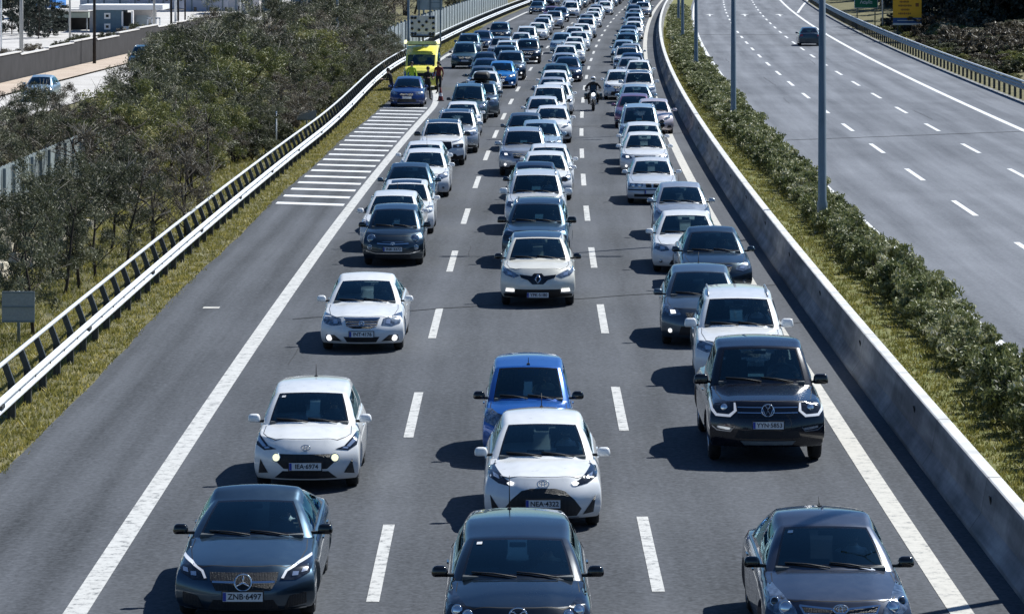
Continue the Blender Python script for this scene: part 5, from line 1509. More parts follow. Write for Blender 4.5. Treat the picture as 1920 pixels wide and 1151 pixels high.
# pale limestone lying under the thicket
rk = MB(); rr = random.Random(3)
simple('limestone', (.50, .45, .36), .9, var=.35, scale=2)
for i in range(170):
    y = rr.uniform(88, 122); off = rr.uniform(-19, -15.2) ; g = terrain(off, y); s = rr.uniform(.12, .42)
    z = g + .9 * max(0, 1 - abs(off + 17) / 2.2) * rr.uniform(.2, 1)
    vs = []
    for a in range(6):
        for t in (-1, 1): vs.append(P(off, y, z) + Vector((math.cos(a * 1.05) * s * rr.uniform(.6, 1.1) * (.9 if t < 0 else .6), math.sin(a * 1.05) * s * rr.uniform(.6, 1.1) * (.9 if t < 0 else .6), t * s * rr.uniform(.35, .6))))
    rk.add(vs, [(2 * a, (2 * a + 2) % 12, (2 * a + 3) % 12, 2 * a + 1) for a in range(6)] + [(1, 3, 5, 7, 9, 11)], 'limestone')
o = rk.build('rubble'); tag(o, 'pale limestone rubble on the bank under the left trees', 'rubble', kind='stuff')
# ---------------------------------------------------------------- people
def human(joints, bones, radii, mats_of_bone, name='body'):
    me = bpy.data.meshes.new(name); keys = list(joints)
    me.from_pydata([joints[k] for k in keys], [(keys.index(a), keys.index(b)) for a, b in bones], [])
    o = bpy.data.objects.new('tmp', me); C.objects.link(o)
    sk = o.modifiers.new('k', 'SKIN'); sk.use_smooth_shade = True
    sv = me.skin_vertices[0].data
    for i, k in enumerate(keys):
        r = radii[k]; sv[i].radius = r if isinstance(r, tuple) else (r, r); sv[i].use_root = (i == 0)
    ss = o.modifiers.new('s', 'SUBSURF'); ss.levels = 2; ss.render_levels = 2
    dg = bpy.context.evaluated_depsgraph_get(); r = bpy.data.meshes.new_from_object(o.evaluated_get(dg)); r.name = name
    bpy.data.objects.remove(o)
    ml = []
    for b in bones:
        if mats_of_bone[b] not in ml: ml.append(mats_of_bone[b])
    r.materials.clear()
    for m in ml: r.materials.append(MATS[m])
    seg = [(Vector(joints[a]), Vector(joints[b]), ml.index(mats_of_bone[(a, b)])) for a, b in bones]
    for p in r.polygons:
        c = p.center; best = None
        for a, b, m in seg:
            t = max(0, min(1, (c - a).dot(b - a) / max(1e-6, (b - a).length_squared))); d = (c - a.lerp(b, t)).length
            if best is None or d < best[0]: best = (d, m)
        p.material_index = best[1]; p.use_smooth = True
    return r
for nm, c in (('cloth_black', (.012, .012, .014)), ('cloth_navy', (.02, .03, .07)), ('cloth_white', (.65, .65, .66)), ('cloth_red', (.14, .02, .02)), ('cloth_hivis', (.55, .75, .05)),
              ('cloth_grey', (.16, .16, .17)), ('cloth_beige', (.45, .38, .28)), ('helmet_white', (.75, .76, .78))):
    simple(nm, c, .8 if 'helmet' not in nm else .15, var=.15, scale=12)
def limb_hand(J, Bn, Rr, M, side, wrist, d, skin='skin'):
    """a palm with five fingers at the end of an arm, d = pointing direction"""
    w = Vector(J[wrist]); d = Vector(d).normalized(); s = d.cross(Vector((0, 0, 1)))
    if s.length < .1: s = Vector((1, 0, 0))
    s.normalize(); u = s.cross(d)
    pk = side + 'palm'; J[pk] = tuple(w + d * .075); Rr[pk] = (.034, .022); Bn.append((wrist, pk)); M[(wrist, pk)] = skin
    for i, (o, ln) in enumerate(((-.030, .065), (-.011, .078), (.010, .074), (.029, .058))):
        k1, k2 = f'{side}f{i}a', f'{side}f{i}b'
        J[k1] = tuple(w + d * .115 + s * o); J[k2] = tuple(w + d * (.115 + ln) + s * o * 1.1 - u * .03)
        Rr[k1] = .010; Rr[k2] = .008; Bn += [(pk, k1), (k1, k2)]; M[(pk, k1)] = skin; M[(k1, k2)] = skin
    sg = -1 if side == 'l' else 1
    J[side + 't'] = tuple(w + d * .075 + s * sg * .06 - u * .02); Rr[side + 't'] = .011; Bn.append((pk, side + 't')); M[(pk, side + 't')] = skin
def standing(top='cloth_black', legs='cloth_navy', lean=0.0, arm='down', skin='skin'):
    J = dict(pelvis=(0, 0, .95), waist=(0, -.01 - lean * .1, 1.10), chest=(0, -.02 - lean * .3, 1.34), neck=(0, -.03 - lean * .45, 1.50), chin=(0, -.05 - lean * .5, 1.57), head=(0, -.04 - lean * .52, 1.66), crown=(0, -.02 - lean * .52, 1.73))
    Rr = dict(pelvis=(.15, .11), waist=(.135, .10), chest=(.165, .115), neck=(.055, .055), chin=(.068, .075), head=(.078, .095), crown=(.05, .06))
    Bn = [('pelvis', 'waist'), ('waist', 'chest'), ('chest', 'neck'), ('neck', 'chin'), ('chin', 'head'), ('head', 'crown')]
    M = {('pelvis', 'waist'): top, ('waist', 'chest'): top, ('chest', 'neck'): top, ('neck', 'chin'): skin, ('chin', 'head'): skin, ('head', 'crown'): 'hair'}
    for s, q in (('l', 1), ('r', -1)):
        c = Vector(J['chest'])
        J[s + 'sh'] = tuple(c + Vector((q * .19, 0, .08))); Rr[s + 'sh'] = .062
        if arm == 'down': e, w = Vector((q * .26, .03, 1.13)), Vector((q * .27, -.10, .90))
        else: e, w = Vector((q * .27, -.08, 1.14)), Vector((q * .16, -.32, 1.18))
        if lean: e += Vector((0, -lean * .3, 0)); w += Vector((0, -lean * .35, 0))
        J[s + 'el'] = tuple(e); J[s + 'wr'] = tuple(w); Rr[s + 'el'] = .045; Rr[s + 'wr'] = .030
        J[s + 'hip'] = (q * .10, 0, .90); J[s + 'kn'] = (q * .12, -.04 * q, .50); J[s + 'an'] = (q * .13, .03 - .1 * q, .09); J[s + 'toe'] = (q * .15, -.14 - .1 * q, .04)
        Rr[s + 'hip'] = .095; Rr[s + 'kn'] = .062; Rr[s + 'an'] = .045; Rr[s + 'toe'] = (.045, .032)
        Bn += [('chest', s + 'sh'), (s + 'sh', s + 'el'), (s + 'el', s + 'wr'), ('pelvis', s + 'hip'), (s + 'hip', s + 'kn'), (s + 'kn', s + 'an'), (s + 'an', s + 'toe')]
        M.update({('chest', s + 'sh'): top, (s + 'sh', s + 'el'): top, (s + 'el', s + 'wr'): top if top != 'cloth_white' else skin, ('pelvis', s + 'hip'): legs, (s + 'hip', s + 'kn'): legs, (s + 'kn', s + 'an'): legs, (s + 'an', s + 'toe'): 'trim_black'})
        limb_hand(J, Bn, Rr, M, s, s + 'wr', w - e, skin)
    return human(J, Bn, Rr, M)
def head_parts(root, c, sc=1.0, hair='hair'):
    mb = MB()
    mb.lathe([(.001, .125), (.05, .115), (.085, .075), (.097, .02), (.092, -.03), (.08, -.06)], 'Z', (c[0], c[1] + .018, c[2]), hair, 14); mb.build('hair', root)
    mb = MB(); mb.add([(c[0] - .012, c[1] - .088, c[2] + .01), (c[0] + .012, c[1] - .088, c[2] + .01), (c[0], c[1] - .085, c[2] + .05), (c[0], c[1] - .118, c[2] + .008)], [(0, 1, 3), (1, 2, 3), (2, 0, 3)], 'skin')
    for s in (-1, 1):
        mb.lathe([(.001, -.008), (.010, -.004), (.012, 0)], 'Y', (c[0] + s * .032, c[1] - .086, c[2] + .035), 'trim_black', 8)
        mb.box((c[0] + s * .088, c[1] + .01, c[2] + .01), (.02, .035, .06), 'skin')
    mb.box((c[0], c[1] - .088, c[2] - .030), (.05, .012, .010), 'cloth_red'); mb.build('face', root)
def seated(top, skin='skin'):
    """driver: origin at the seat, facing -y"""
    J = dict(pelvis=(0, .02, .10), waist=(0, .04, .24), chest=(0, .08, .44), neck=(0, .07, .60), chin=(0, .035, .66), head=(0, .04, .74), crown=(0, .05, .80))
    Rr = dict(pelvis=(.15, .11), waist=(.14, .10), chest=(.165, .11), neck=(.052, .052), chin=(.064, .072), head=(.074, .09), crown=(.05, .06))
    Bn = [('pelvis', 'waist'), ('waist', 'chest'), ('chest', 'neck'), ('neck', 'chin'), ('chin', 'head'), ('head', 'crown')]
    M = {('pelvis', 'waist'): top, ('waist', 'chest'): top, ('chest', 'neck'): top, ('neck', 'chin'): skin, ('chin', 'head'): skin, ('head', 'crown'): 'hair'}
    for s, q in (('l', 1), ('r', -1)):
        J[s + 'sh'] = (q * .19, .06, .50); J[s + 'el'] = (q * .25, -.16, .36); J[s + 'wr'] = (q * .17, -.40, .46)
        Rr[s + 'sh'] = .06; Rr[s + 'el'] = .042; Rr[s + 'wr'] = .030
        J[s + 'kn'] = (q * .14, -.36, .16); J[s + 'an'] = (q * .13, -.62, -.12); Rr[s + 'kn'] = .07; Rr[s + 'an'] = .05
        Bn += [('chest', s + 'sh'), (s + 'sh', s + 'el'), (s + 'el', s + 'wr'), ('pelvis', s + 'kn'), (s + 'kn', s + 'an')]
        M.update({('chest', s + 'sh'): top, (s + 'sh', s + 'el'): top, (s + 'el', s + 'wr'): skin, ('pelvis', s + 'kn'): 'cloth_navy', (s + 'kn', s + 'an'): 'cloth_navy'})
        limb_hand(J, Bn, Rr, M, s, s + 'wr', (-q * .1, -1, .25), skin)
    return human(J, Bn, Rr, M)
SEATED = {}
def put_driver(sname, car, top, label):
    p = STYLES[sname]['p']
    if top not in SEATED: SEATED[top] = seated(top)
    root = empty('person'); tag(root, label, 'person', 'drivers at the wheel')
    o = bpy.data.objects.new('body', SEATED[top]); C.objects.link(o); o.parent = root
    head_parts(root, (0, .035, .735))
    root.matrix_world = car.matrix_basis @ Matrix.Translation((.37 * p['W'] / 1.78, p['hy'] + .32, p['H'] - .99))

# ---------------------------------------------------------------- the queue of cars
make_styles()
def from_roof(u, v, H, back=2.4):
    y = (CAM_H - H) * 6500 / (v + 120); return (u - 960) * y / 6500, y - back
NEAR = [   # style, paint, x, y, kind word, colour words, object name, extra label, driver top
    ('coupe', 'gunmetal', -3.37, 43.4, 'coupe', 'dark grey', 'coupe', 'with round three-pointed emblem and lit eyebrow lamps, front left', 'cloth_white'),
    ('city_white', 'white', -3.21, 53.8, 'small hatchback', 'white', 'small_hatchback', 'with two round lit lamps in a wide black grille', 'cloth_grey'),
    ('saloon_star', 'white', -3.12, 71.8, 'saloon', 'white', 'saloon_car', 'alone in its lane with chrome louvred grille and lit fog lamps', 'cloth_grey'),
    ('round_city', 'darkgrey', -3.12, 90.6, 'city car', 'dark grey', 'city_car', 'with round lamps, heading the left queue after the gap', 'cloth_grey'),
    ('tall_hatch', 'black', .07, 40.0, 'family car', 'black', 'family_car', 'at the bottom centre with a thin roof aerial', 'cloth_beige'),
    ('arch_hatch', 'white', .45, 50.2, 'hatchback', 'white', 'hatchback', 'with a huge arched black grille behind the black car with aerial', 'cloth_white'),
    ('narrow_city', 'blue', .27, 56.4, 'small car', 'bright blue', 'small_car', 'with visible driver, behind the arched-grille white hatchback', 'cloth_beige'),
    ('crossover', 'cream', .60, 80.6, 'crossover', 'cream white', 'crossover_car', 'with dark roof and diamond emblem, alone before the centre queue', 'cloth_grey'),
    ('wide_saloon', 'aubergine', 3.87, 40.7, 'saloon', 'purple-grey', 'saloon_car', 'with oval emblem in a chrome-edged grille, bottom right', 'cloth_white'),
    ('pickup', 'brownblack', 4.17, 56.4, 'pickup truck', 'black', 'pickup_truck', 'with C-shaped lit lamps and chrome grille bars', 'cloth_grey'),
]
QUEUE = [    # lane, style, paint, colour word, kind word, u, v of the roof's top edge, height
 ('left','hatch','white','white','hatchback',735,360,1.5),('left','hatch_sunroof','white','white','hatchback with sunroof',762,334,1.5),
 ('left','saloon','slate','dark slate','saloon',768,304,1.48),('left','hatch','white','white','hatchback',796,279.5,1.49),
 ('left','sport_hatch','white','white','hatchback',795,262.5,1.46),('left','split_suv','white','white','off-roader with dark roof panel',829,222,1.67),
 ('left','box_suv2','silver','silver','off-roader',856,204,1.67),('left','sport_hatch','white','white','hatchback',866,188,1.49),
 ('left','van_car','teal','dark teal','people carrier',878,158,1.72),('left','box_suv','grey','grey','estate with a black roof box',899,140,2.0),
 ('left','hatch','white','white','hatchback',909,133,1.49),('left','saloon','grey','grey','saloon',904,124,1.46),
 ('left','hatch_lit','brightblue','bright blue','hatchback',938,115,1.49),('left','saloon','darkblue','dark blue','saloon',909,109,1.46),
 ('left','saloon','black','black','saloon',909,97.5,1.46),('left','suv_lit','grey','grey','off-roader',956,96.5,1.67),
 ('left','suv','darkgrey','dark grey','off-roader',941,90,1.67),('left','van_car','pearl','pearl grey','people carrier',950,75,1.72),
 ('left','suv_lit','black','black','off-roader',983,75.4,1.67),('left','suv','silver','silver','off-roader',941,69,1.67),
 ('left','saloon','pearl','pale grey','saloon',975,60,1.46),('left','van_car','white','white','people carrier',985,49.5,1.72),
 ('left','saloon','white','white','saloon',1005,42,1.46),('left','hatch_lit','silver','silver','hatchback',1015,33.6,1.49),
 ('left','hatch','white','white','hatchback',1020,26.6,1.49),('left','suv','silver','silver','off-roader',1036,21,1.67),
 ('left','saloon','purple','plum','saloon',1033,11.5,1.46),('left','saloon_lit','darkblue','dark blue','saloon',1050,14,1.46),('left','van_car','white','white','people carrier',1069,3,1.72),
 ('slip','van_car','teal','dark teal','people carrier',872,78,1.72),('slip','suv','slate','slate','off-roader',878,63,1.67),('slip','saloon_lit','darkblue','navy','saloon',901,58,1.46),
 ('slip','suv_lit','darkgrey','dark grey','off-roader with lit lamps',936,41,1.67),('slip','saloon_lit','slate','dark slate','saloon',1006,2,1.46),
 ('middle','split_suv','slate','dark slate','off-roader',1001,383,1.49),('middle','suv_lit','pearl','pale silver','off-roader with roof rails',1003,321,1.67),
 ('middle','saloon','black','black','saloon',1004,305,1.46),('middle','hatch','white','white','hatchback',1022,290,1.49),('middle','hatch','white','white','hatchback',1028,268,1.49),
 ('middle','suv_lit','silver','blue-silver','off-roader',981,237,1.67),('middle','hatch','lightblue','light blue','hatchback',1011,225,1.49),('middle','saloon','grey','dark grey','saloon',984,211.7,1.46),
 ('middle','sport_hatch','white','white','hatchback',1033,198,1.49),('middle','hatch','pearl','pale silver','hatchback',1018,179.5,1.49),('middle','van_car','white','white','people carrier',1025,164,1.72),
 ('middle','saloon','white','white','saloon',1039,156,1.46),('middle','saloon','silver','silver','saloon',1034,144,1.46),('middle','hatch','white','white','hatchback',1039,132,1.49),
 ('middle','saloon','teal','dark teal','saloon',1043,119,1.46),('middle','saloon_lit','darkblue','dark blue','saloon',1061,106,1.46),('middle','hatch','silver','silver','hatchback',1056,99,1.49),
 ('middle','hatch_lit','white','white','hatchback',1058,85,1.49),('middle','saloon','white','white','saloon',1071,78,1.46),('middle','kidney_saloon','white','white','saloon',1075,65.6,1.49),
 ('middle','hatch','lightblue','light blue','hatchback',1050,63.7,1.49),('middle','saloon','pearl','pale silver','saloon',1083,59,1.46),('middle','hatch_lit','white','white','hatchback',1075,50.8,1.49),
 ('middle','saloon','white','white','saloon',1088,44.5,1.46),('middle','suv','white','white','off-roader',1096,34,1.67),('middle','saloon','silver','silver','saloon',1099,27,1.46),
 ('middle','hatch_lit','white','white','hatchback',1109,22,1.49),('middle','saloon','white','white','saloon',1112,15,1.46),('middle','hatch','silver','silver','hatchback',1116,9,1.49),('middle','saloon_lit','white','white','saloon',1132,3,1.46),
 ('right','suv_rails','white','white','off-roader with roof rails',1374,545,1.67),('right','hatch_lit','grey','dark grey','hatchback',1306,500,1.49),
 ('right','saloon','darkgrey','dark blue-grey','saloon',1335,425,1.46),('right','saloon','white','white','saloon with sunroof',1285,402,1.46),('right','sport_hatch','silver','silver','hatchback',1273,342,1.49),
 ('right','kidney_saloon','pearl','pale silver','saloon with twin-kidney grille',1218,291,1.46),('right','saloon_lit','white','white','saloon',1205,246,1.46),('right','hatch','white','white','hatchback',1202,230,1.49),
 ('right','van_car','lightblue','light grey-blue','people carrier',1196,195,1.72),('right','sport_hatch','rose','pinkish white','hatchback',1222,184,1.49),('right','hatch','purple','plum','hatchback',1186,175,1.49),
 ('right','saloon_lit','lightblue','light grey-blue','saloon',1192,158,1.46),('right','suv','pearl','pale silver','off-roader',1195,132,1.67),('right','hatch','white','white','hatchback',1160,133,1.49),
 ('right','saloon','white','white','saloon',1193,112,1.46),('right','saloon','silver','silver','saloon',1178,108,1.46),('right','saloon','darkblue','dark blue','saloon',1183,98,1.46),
 ('right','split_suv','white','white','off-roader',1174,93,1.49),('right','saloon','silver','silver','saloon',1181,81,1.46),('right','hatch_lit','lightblue','light grey-blue','hatchback',1167,77,1.49),
 ('right','suv','teal','dark teal','off-roader',1173,62.5,1.67),('right','saloon','lightblue','light grey-blue','saloon',1175,54,1.46),('right','saloon','darkblue','dark blue','saloon',1177,48,1.46),
 ('right','hatch_lit','white','white','hatchback',1186,40,1.49),('right','hatch','silver','silver','hatchback',1188,32,1.49),('right','suv','lightblue','light grey-blue','off-roader',1185,23,1.67),('right','saloon','silver','silver','saloon',1189,17,1.46),
 ('right','saloon','darkgrey','dark grey','saloon',1186,10,1.46),('right','suv_lit','silver','silver','off-roader',1203,3,1.67),
]
EXTRA_L = {}
def extra_styles():
    for src, dst in (('suv', 'box_suv2'),): STYLES[dst] = STYLES[src]
extra_styles()
cars = []
for st, col, x, y, kw, cw, on, ex, drv in NEAR:
    lane = 'left' if x < -2 else ('right' if x > 2 else 'middle')
    cars.append(dict(style=st, col=col, x=x, y=y, kw=kw, cw=cw, on=on, ex=ex, drv=drv, lane=lane))
for lane, st, col, cw, kw, u, v, H in QUEUE:
    x, y = from_roof(u, v, H, 2.6 if H > 1.6 else 2.3)
    on = {'hatchback': 'hatchback', 'saloon': 'saloon_car', 'people': 'people_carrier', 'off-roader': 'off_roader', 'estate': 'estate_car'}[kw.split()[0]]
    cars.append(dict(style=st, col=col, x=x, y=y, kw=kw, cw=cw, on=on, ex=None, drv=None, lane=lane))
rq = random.Random(17)
pal = [('white', 'white')] * 7 + [('silver', 'silver')] * 4 + [('lightblue', 'light grey-blue'), ('grey', 'grey'), ('darkgrey', 'dark grey'), ('black', 'black'), ('darkblue', 'dark blue'), ('pearl', 'pale silver')]
for lane, off, y0 in (('left', -5.65, 383), ('middle', -1.9, 384), ('right', 1.9, 385), ('slip', -9.2, 395)):
    y = y0
    while y < 474:
        c = rq.choice(pal); k = rq.choice([('hatch', 'hatchback', 'hatchback'), ('sport_hatch', 'hatchback', 'hatchback'), ('split_suv', 'off-roader', 'off_roader'), ('saloon', 'saloon', 'saloon_car'), ('saloon_lit', 'saloon', 'saloon_car'), ('suv', 'off-roader', 'off_roader')])
        cars.append(dict(style=k[0], col=c[0], x=cx(y) + off + rq.uniform(-.25, .25), y=y, kw=k[1], cw=c[1], on=k[2], ex=None, drv=None, lane=lane))
        y += rq.uniform(6.2, 8.4) if lane != 'slip' else rq.uniform(16, 28)
# keep the cars clear of each other
cars.sort(key=lambda c: c['y'])
for it in range(40):
    moved = False
    for i, a in enumerate(cars):
        pa = STYLES[a['style']]['p']
        for b in cars[i + 1:]:
            pb = STYLES[b['style']]['p']; dx = b['x'] - a['x'] - (cx(b['y']) - cx(a['y'])) ; dy = b['y'] - a['y']
            need = (pa['W'] + pb['W']) / 2 + .12
            if abs(dx) < need and dy < pa['L'] + .55:
                if need - abs(dx) < .35 and abs(dx) > .9:
                    s = (need - abs(dx)) / 2 * (1 if dx > 0 else -1); b['x'] += s * 1.02; a['x'] -= s * 1.02 if not a['ex'] else 0
                else:
                    ny = a['y'] + pa['L'] + .60; b['x'] += cx(ny) - cx(b['y']); b['y'] = ny
                moved = True
    cars.sort(key=lambda c: c['y'])
    if not moved: break
print('relaxed after', it, len(cars))
ORD = ['first', 'second', 'third', 'fourth', 'fifth', 'sixth', 'seventh', 'eighth', 'ninth', 'tenth', 'eleventh', 'twelfth', 'thirteenth', 'fourteenth', 'fifteenth', 'sixteenth', 'seventeenth', 'eighteenth', 'nineteenth']
def ordinal(n):
    if n <= 19: return ORD[n - 1]
    t, r_ = divmod(n, 10); base = {2: 'twent', 3: 'thirt', 4: 'fort', 5: 'fift', 6: 'sixt'}[t]
    return base + 'ieth' if r_ == 0 else base + 'y-' + ORD[r_ - 1]
prev = {}; num = {}
CARS = []
for c in cars:
    lane = c['lane']; num[lane] = num.get(lane, 0) + 1; pv = prev.get(lane)
    if c['ex']: lab = f"{c['cw']} {c['kw']} {c['ex']}"
    else:
        lab = f"{c['cw']} {c['kw']}, {ordinal(num[lane])} car in the {'slip' if lane == 'slip' else lane} lane" + (f", behind a {pv}" if pv else '')
        if len(lab.split()) > 16: lab = f"{c['cw']} {c['kw']}, {ordinal(num[lane])} car in the {lane} lane"
    prev[lane] = f"{c['cw']} {c['kw'].split(' with')[0]}"
    ob = put_car(c['style'], c['col'], c['x'], c['y'], -head(c['y']) + (rq.gauss(0, .012) if not c['ex'] else 0), lab, 'pickup' if 'pickup' in c['kw'] else 'car', 'cars in the traffic jam', c['on'], detail=c['y'] < 205, ptxt=None if c['ex'] else '')
    CARS.append(ob)
    if not c['ex']: ob.scale = (rq.uniform(.97, 1.02), rq.uniform(.96, 1.04), rq.uniform(.975, 1.03))
    if not c['drv'] and c['y'] < 132:
        put_driver(c['style'], ob, rq.choice(['cloth_white', 'cloth_beige', 'cloth_grey', 'cloth_navy', 'cloth_white']), f"driver of the {c['cw']} {c['kw'].split(' with')[0]}, {ordinal(num[lane])} car in the {lane} lane")
    if c['drv']: put_driver(c['style'], ob, c['drv'], f"driver at the wheel of the {c['cw']} {c['kw']}" + (' bottom right' if c['style'] == 'wide_saloon' else ''))
# the stopped blue car, the car on the empty carriageway, cars on the service road
x, y = pix(770, 202)[0], 174.5
put_car('hatch', 'navy', cx(y) - 8.85, y, -head(y), 'blue car stopped on the hatched strip in front of the yellow van', 'car', None, 'stopped_car', ptxt='')
o_, y_ = pix(1516, 86); y_ = 276
put_car('saloon', 'darkgrey', cx(y_) + 16.75, y_ + 0.0, math.pi - head(y_), 'dark saloon driving away alone on the empty right carriageway', 'car', None, 'saloon_car', ptxt='')
put_car('hatch_lit', 'lightblue', cx(203) - 31.9, 201, -head(203), 'light blue car on the service road, half hidden by shrubs', 'car', None, 'hatchback', z0=-.99, ptxt='')
put_car('van_car', 'teal', cx(250) - 32.6, 249, -head(250), 'dark van-like car on the service road behind the shrubs', 'car', None, 'people_carrier', z0=-.99, ptxt='')

# yellow incident van with a lamp board on its roof
p = base_params(5.6, 2.0, 2.50, 'mpv')
p.update(nz=1.05, cz=1.38, cy=.72, hy=1.55, ry=5.30, by=5.50, dz=1.32, roofw=.88, wheel=.36, clear=.24, bow=.26, zh=2.0, hm=2.7)
p['hy'] = 1.35
style('van', p, [('headlight', 'lamp_lens', [(.55, .80), (.60, .98), (.84, 1.06), (.92, 1.04), (.92, .82), (.72, .76)], 'm'),
    ('grille', 'trim_black', [(-.42, .98), (.42, .98), (.40, .80), (-.40, .80)], 'c'), ('air_intake', 'trim_black', [(-.6, .34), (.6, .34), (.6, .50), (-.6, .50)], 'c')],
    plate_z=.62, plate_txt='', mirror='black')
yv = 193.6
van = put_car('van', 'yellow', cx(yv) - 9.15, yv, -head(yv), 'bright yellow incident van with roof light bar and lamp board', 'van', None, 'incident_van', ptxt='')
simple('amber_lens', (.92, .88, .25), .2, 0, 1.0, var=.2, scale=6); simple('panel_pale', (.62, .60, .60), .5, var=.1)
mb = MB(); mb.box((0, 1.75, 2.62), (1.75, .34, .18), 'amber_lens', taper=.92); mb.box((0, 1.75, 2.51), (1.6, .2, .06), 'trim_black')
o = mb.build('light_bar', van)
for s in (-1, 1):
    mb = MB(); mb.lathe([(.001, .14), (.06, .12), (.09, .04), (.09, -.08)], 'Z', (s * .92, 1.75, 2.64), 'lamp_warm', 12); mb.build('beacon', van)
mb = MB(); mb.box((0, 2.6, 3.55), (1.42, .07, 1.15), 'panel_pale'); mb.box((0, 2.66, 2.95), (1.3, .5, .1), 'trim_black'); mb.box((0, 2.9, 2.75), (.1, .1, .5), 'trim_black')
bd = mb.build('lamp_board', van)
pts = [(-.6, -.45), (-.6, -.15), (-.6, .15), (-.6, .45), (.6, -.45), (.6, -.15), (.6, .15), (.6, .45)] + [(t * .42, t * .45) for t in (-1, -.5, 0, .5, 1)] + [(-t * .42, t * .45) for t in (-1, -.5, .5, 1)]
for a, b in pts:
    mb = MB(); mb.lathe([(.001, -.06), (.07, -.05), (.085, 0)], 'Y', (a, 2.56, 3.55 + b), 'gloss_black', 12); mb.build('board_lamp', bd)
# people by the van
for nm, dx, yy, top, legs, lean, arm, rz, lab in (
    ('a', .90, 182.6, 'cloth_black', 'cloth_black', .1, 'front', .5, 'tall person all in black standing beside the stopped blue car and the van'),
    ('b', -.85, 180.6, 'cloth_black', 'cloth_navy', .35, 'front', -1.2, 'person in dark clothes leaning at the guardrail left of the blue car'),
    ('c', -.32, 189.6, 'cloth_hivis', 'cloth_navy', .1, 'down', .2, 'person in a yellow-green vest between the blue car and the van'),
    ('d', 1.15, 190.0, 'cloth_red', 'cloth_black', .0, 'down', -.4, 'person in dark red in front of the yellow van')):
    base = P(-9.1, yy)
    root = empty('person', (base.x + dx, yy, 0), rz); tag(root, lab, 'person', 'people by the yellow van')
    link('body', standing(top, legs, lean, arm), root); head_parts(root, (0, -.045 - lean * .5, 1.655))
mb = MB(); mb.box((0, 0, .02), (.36, .36, .04), 'trim_black'); mb.lathe([(.15, .04), (.11, .25)], 'Z', (0, 0, 0), 'cloth_red', 14); mb.lathe([(.11, .25), (.08, .42)], 'Z', (0, 0, 0), 'cloth_white', 14); mb.lathe([(.08, .42), (.03, .70), (.001, .71)], 'Z', (0, 0, 0), 'cloth_red', 14)
o = mb.build('traffic_cone'); o.location = P(-7.45, 181.5); tag(o, 'red and white traffic cone beside the stopped vehicles', 'cone')

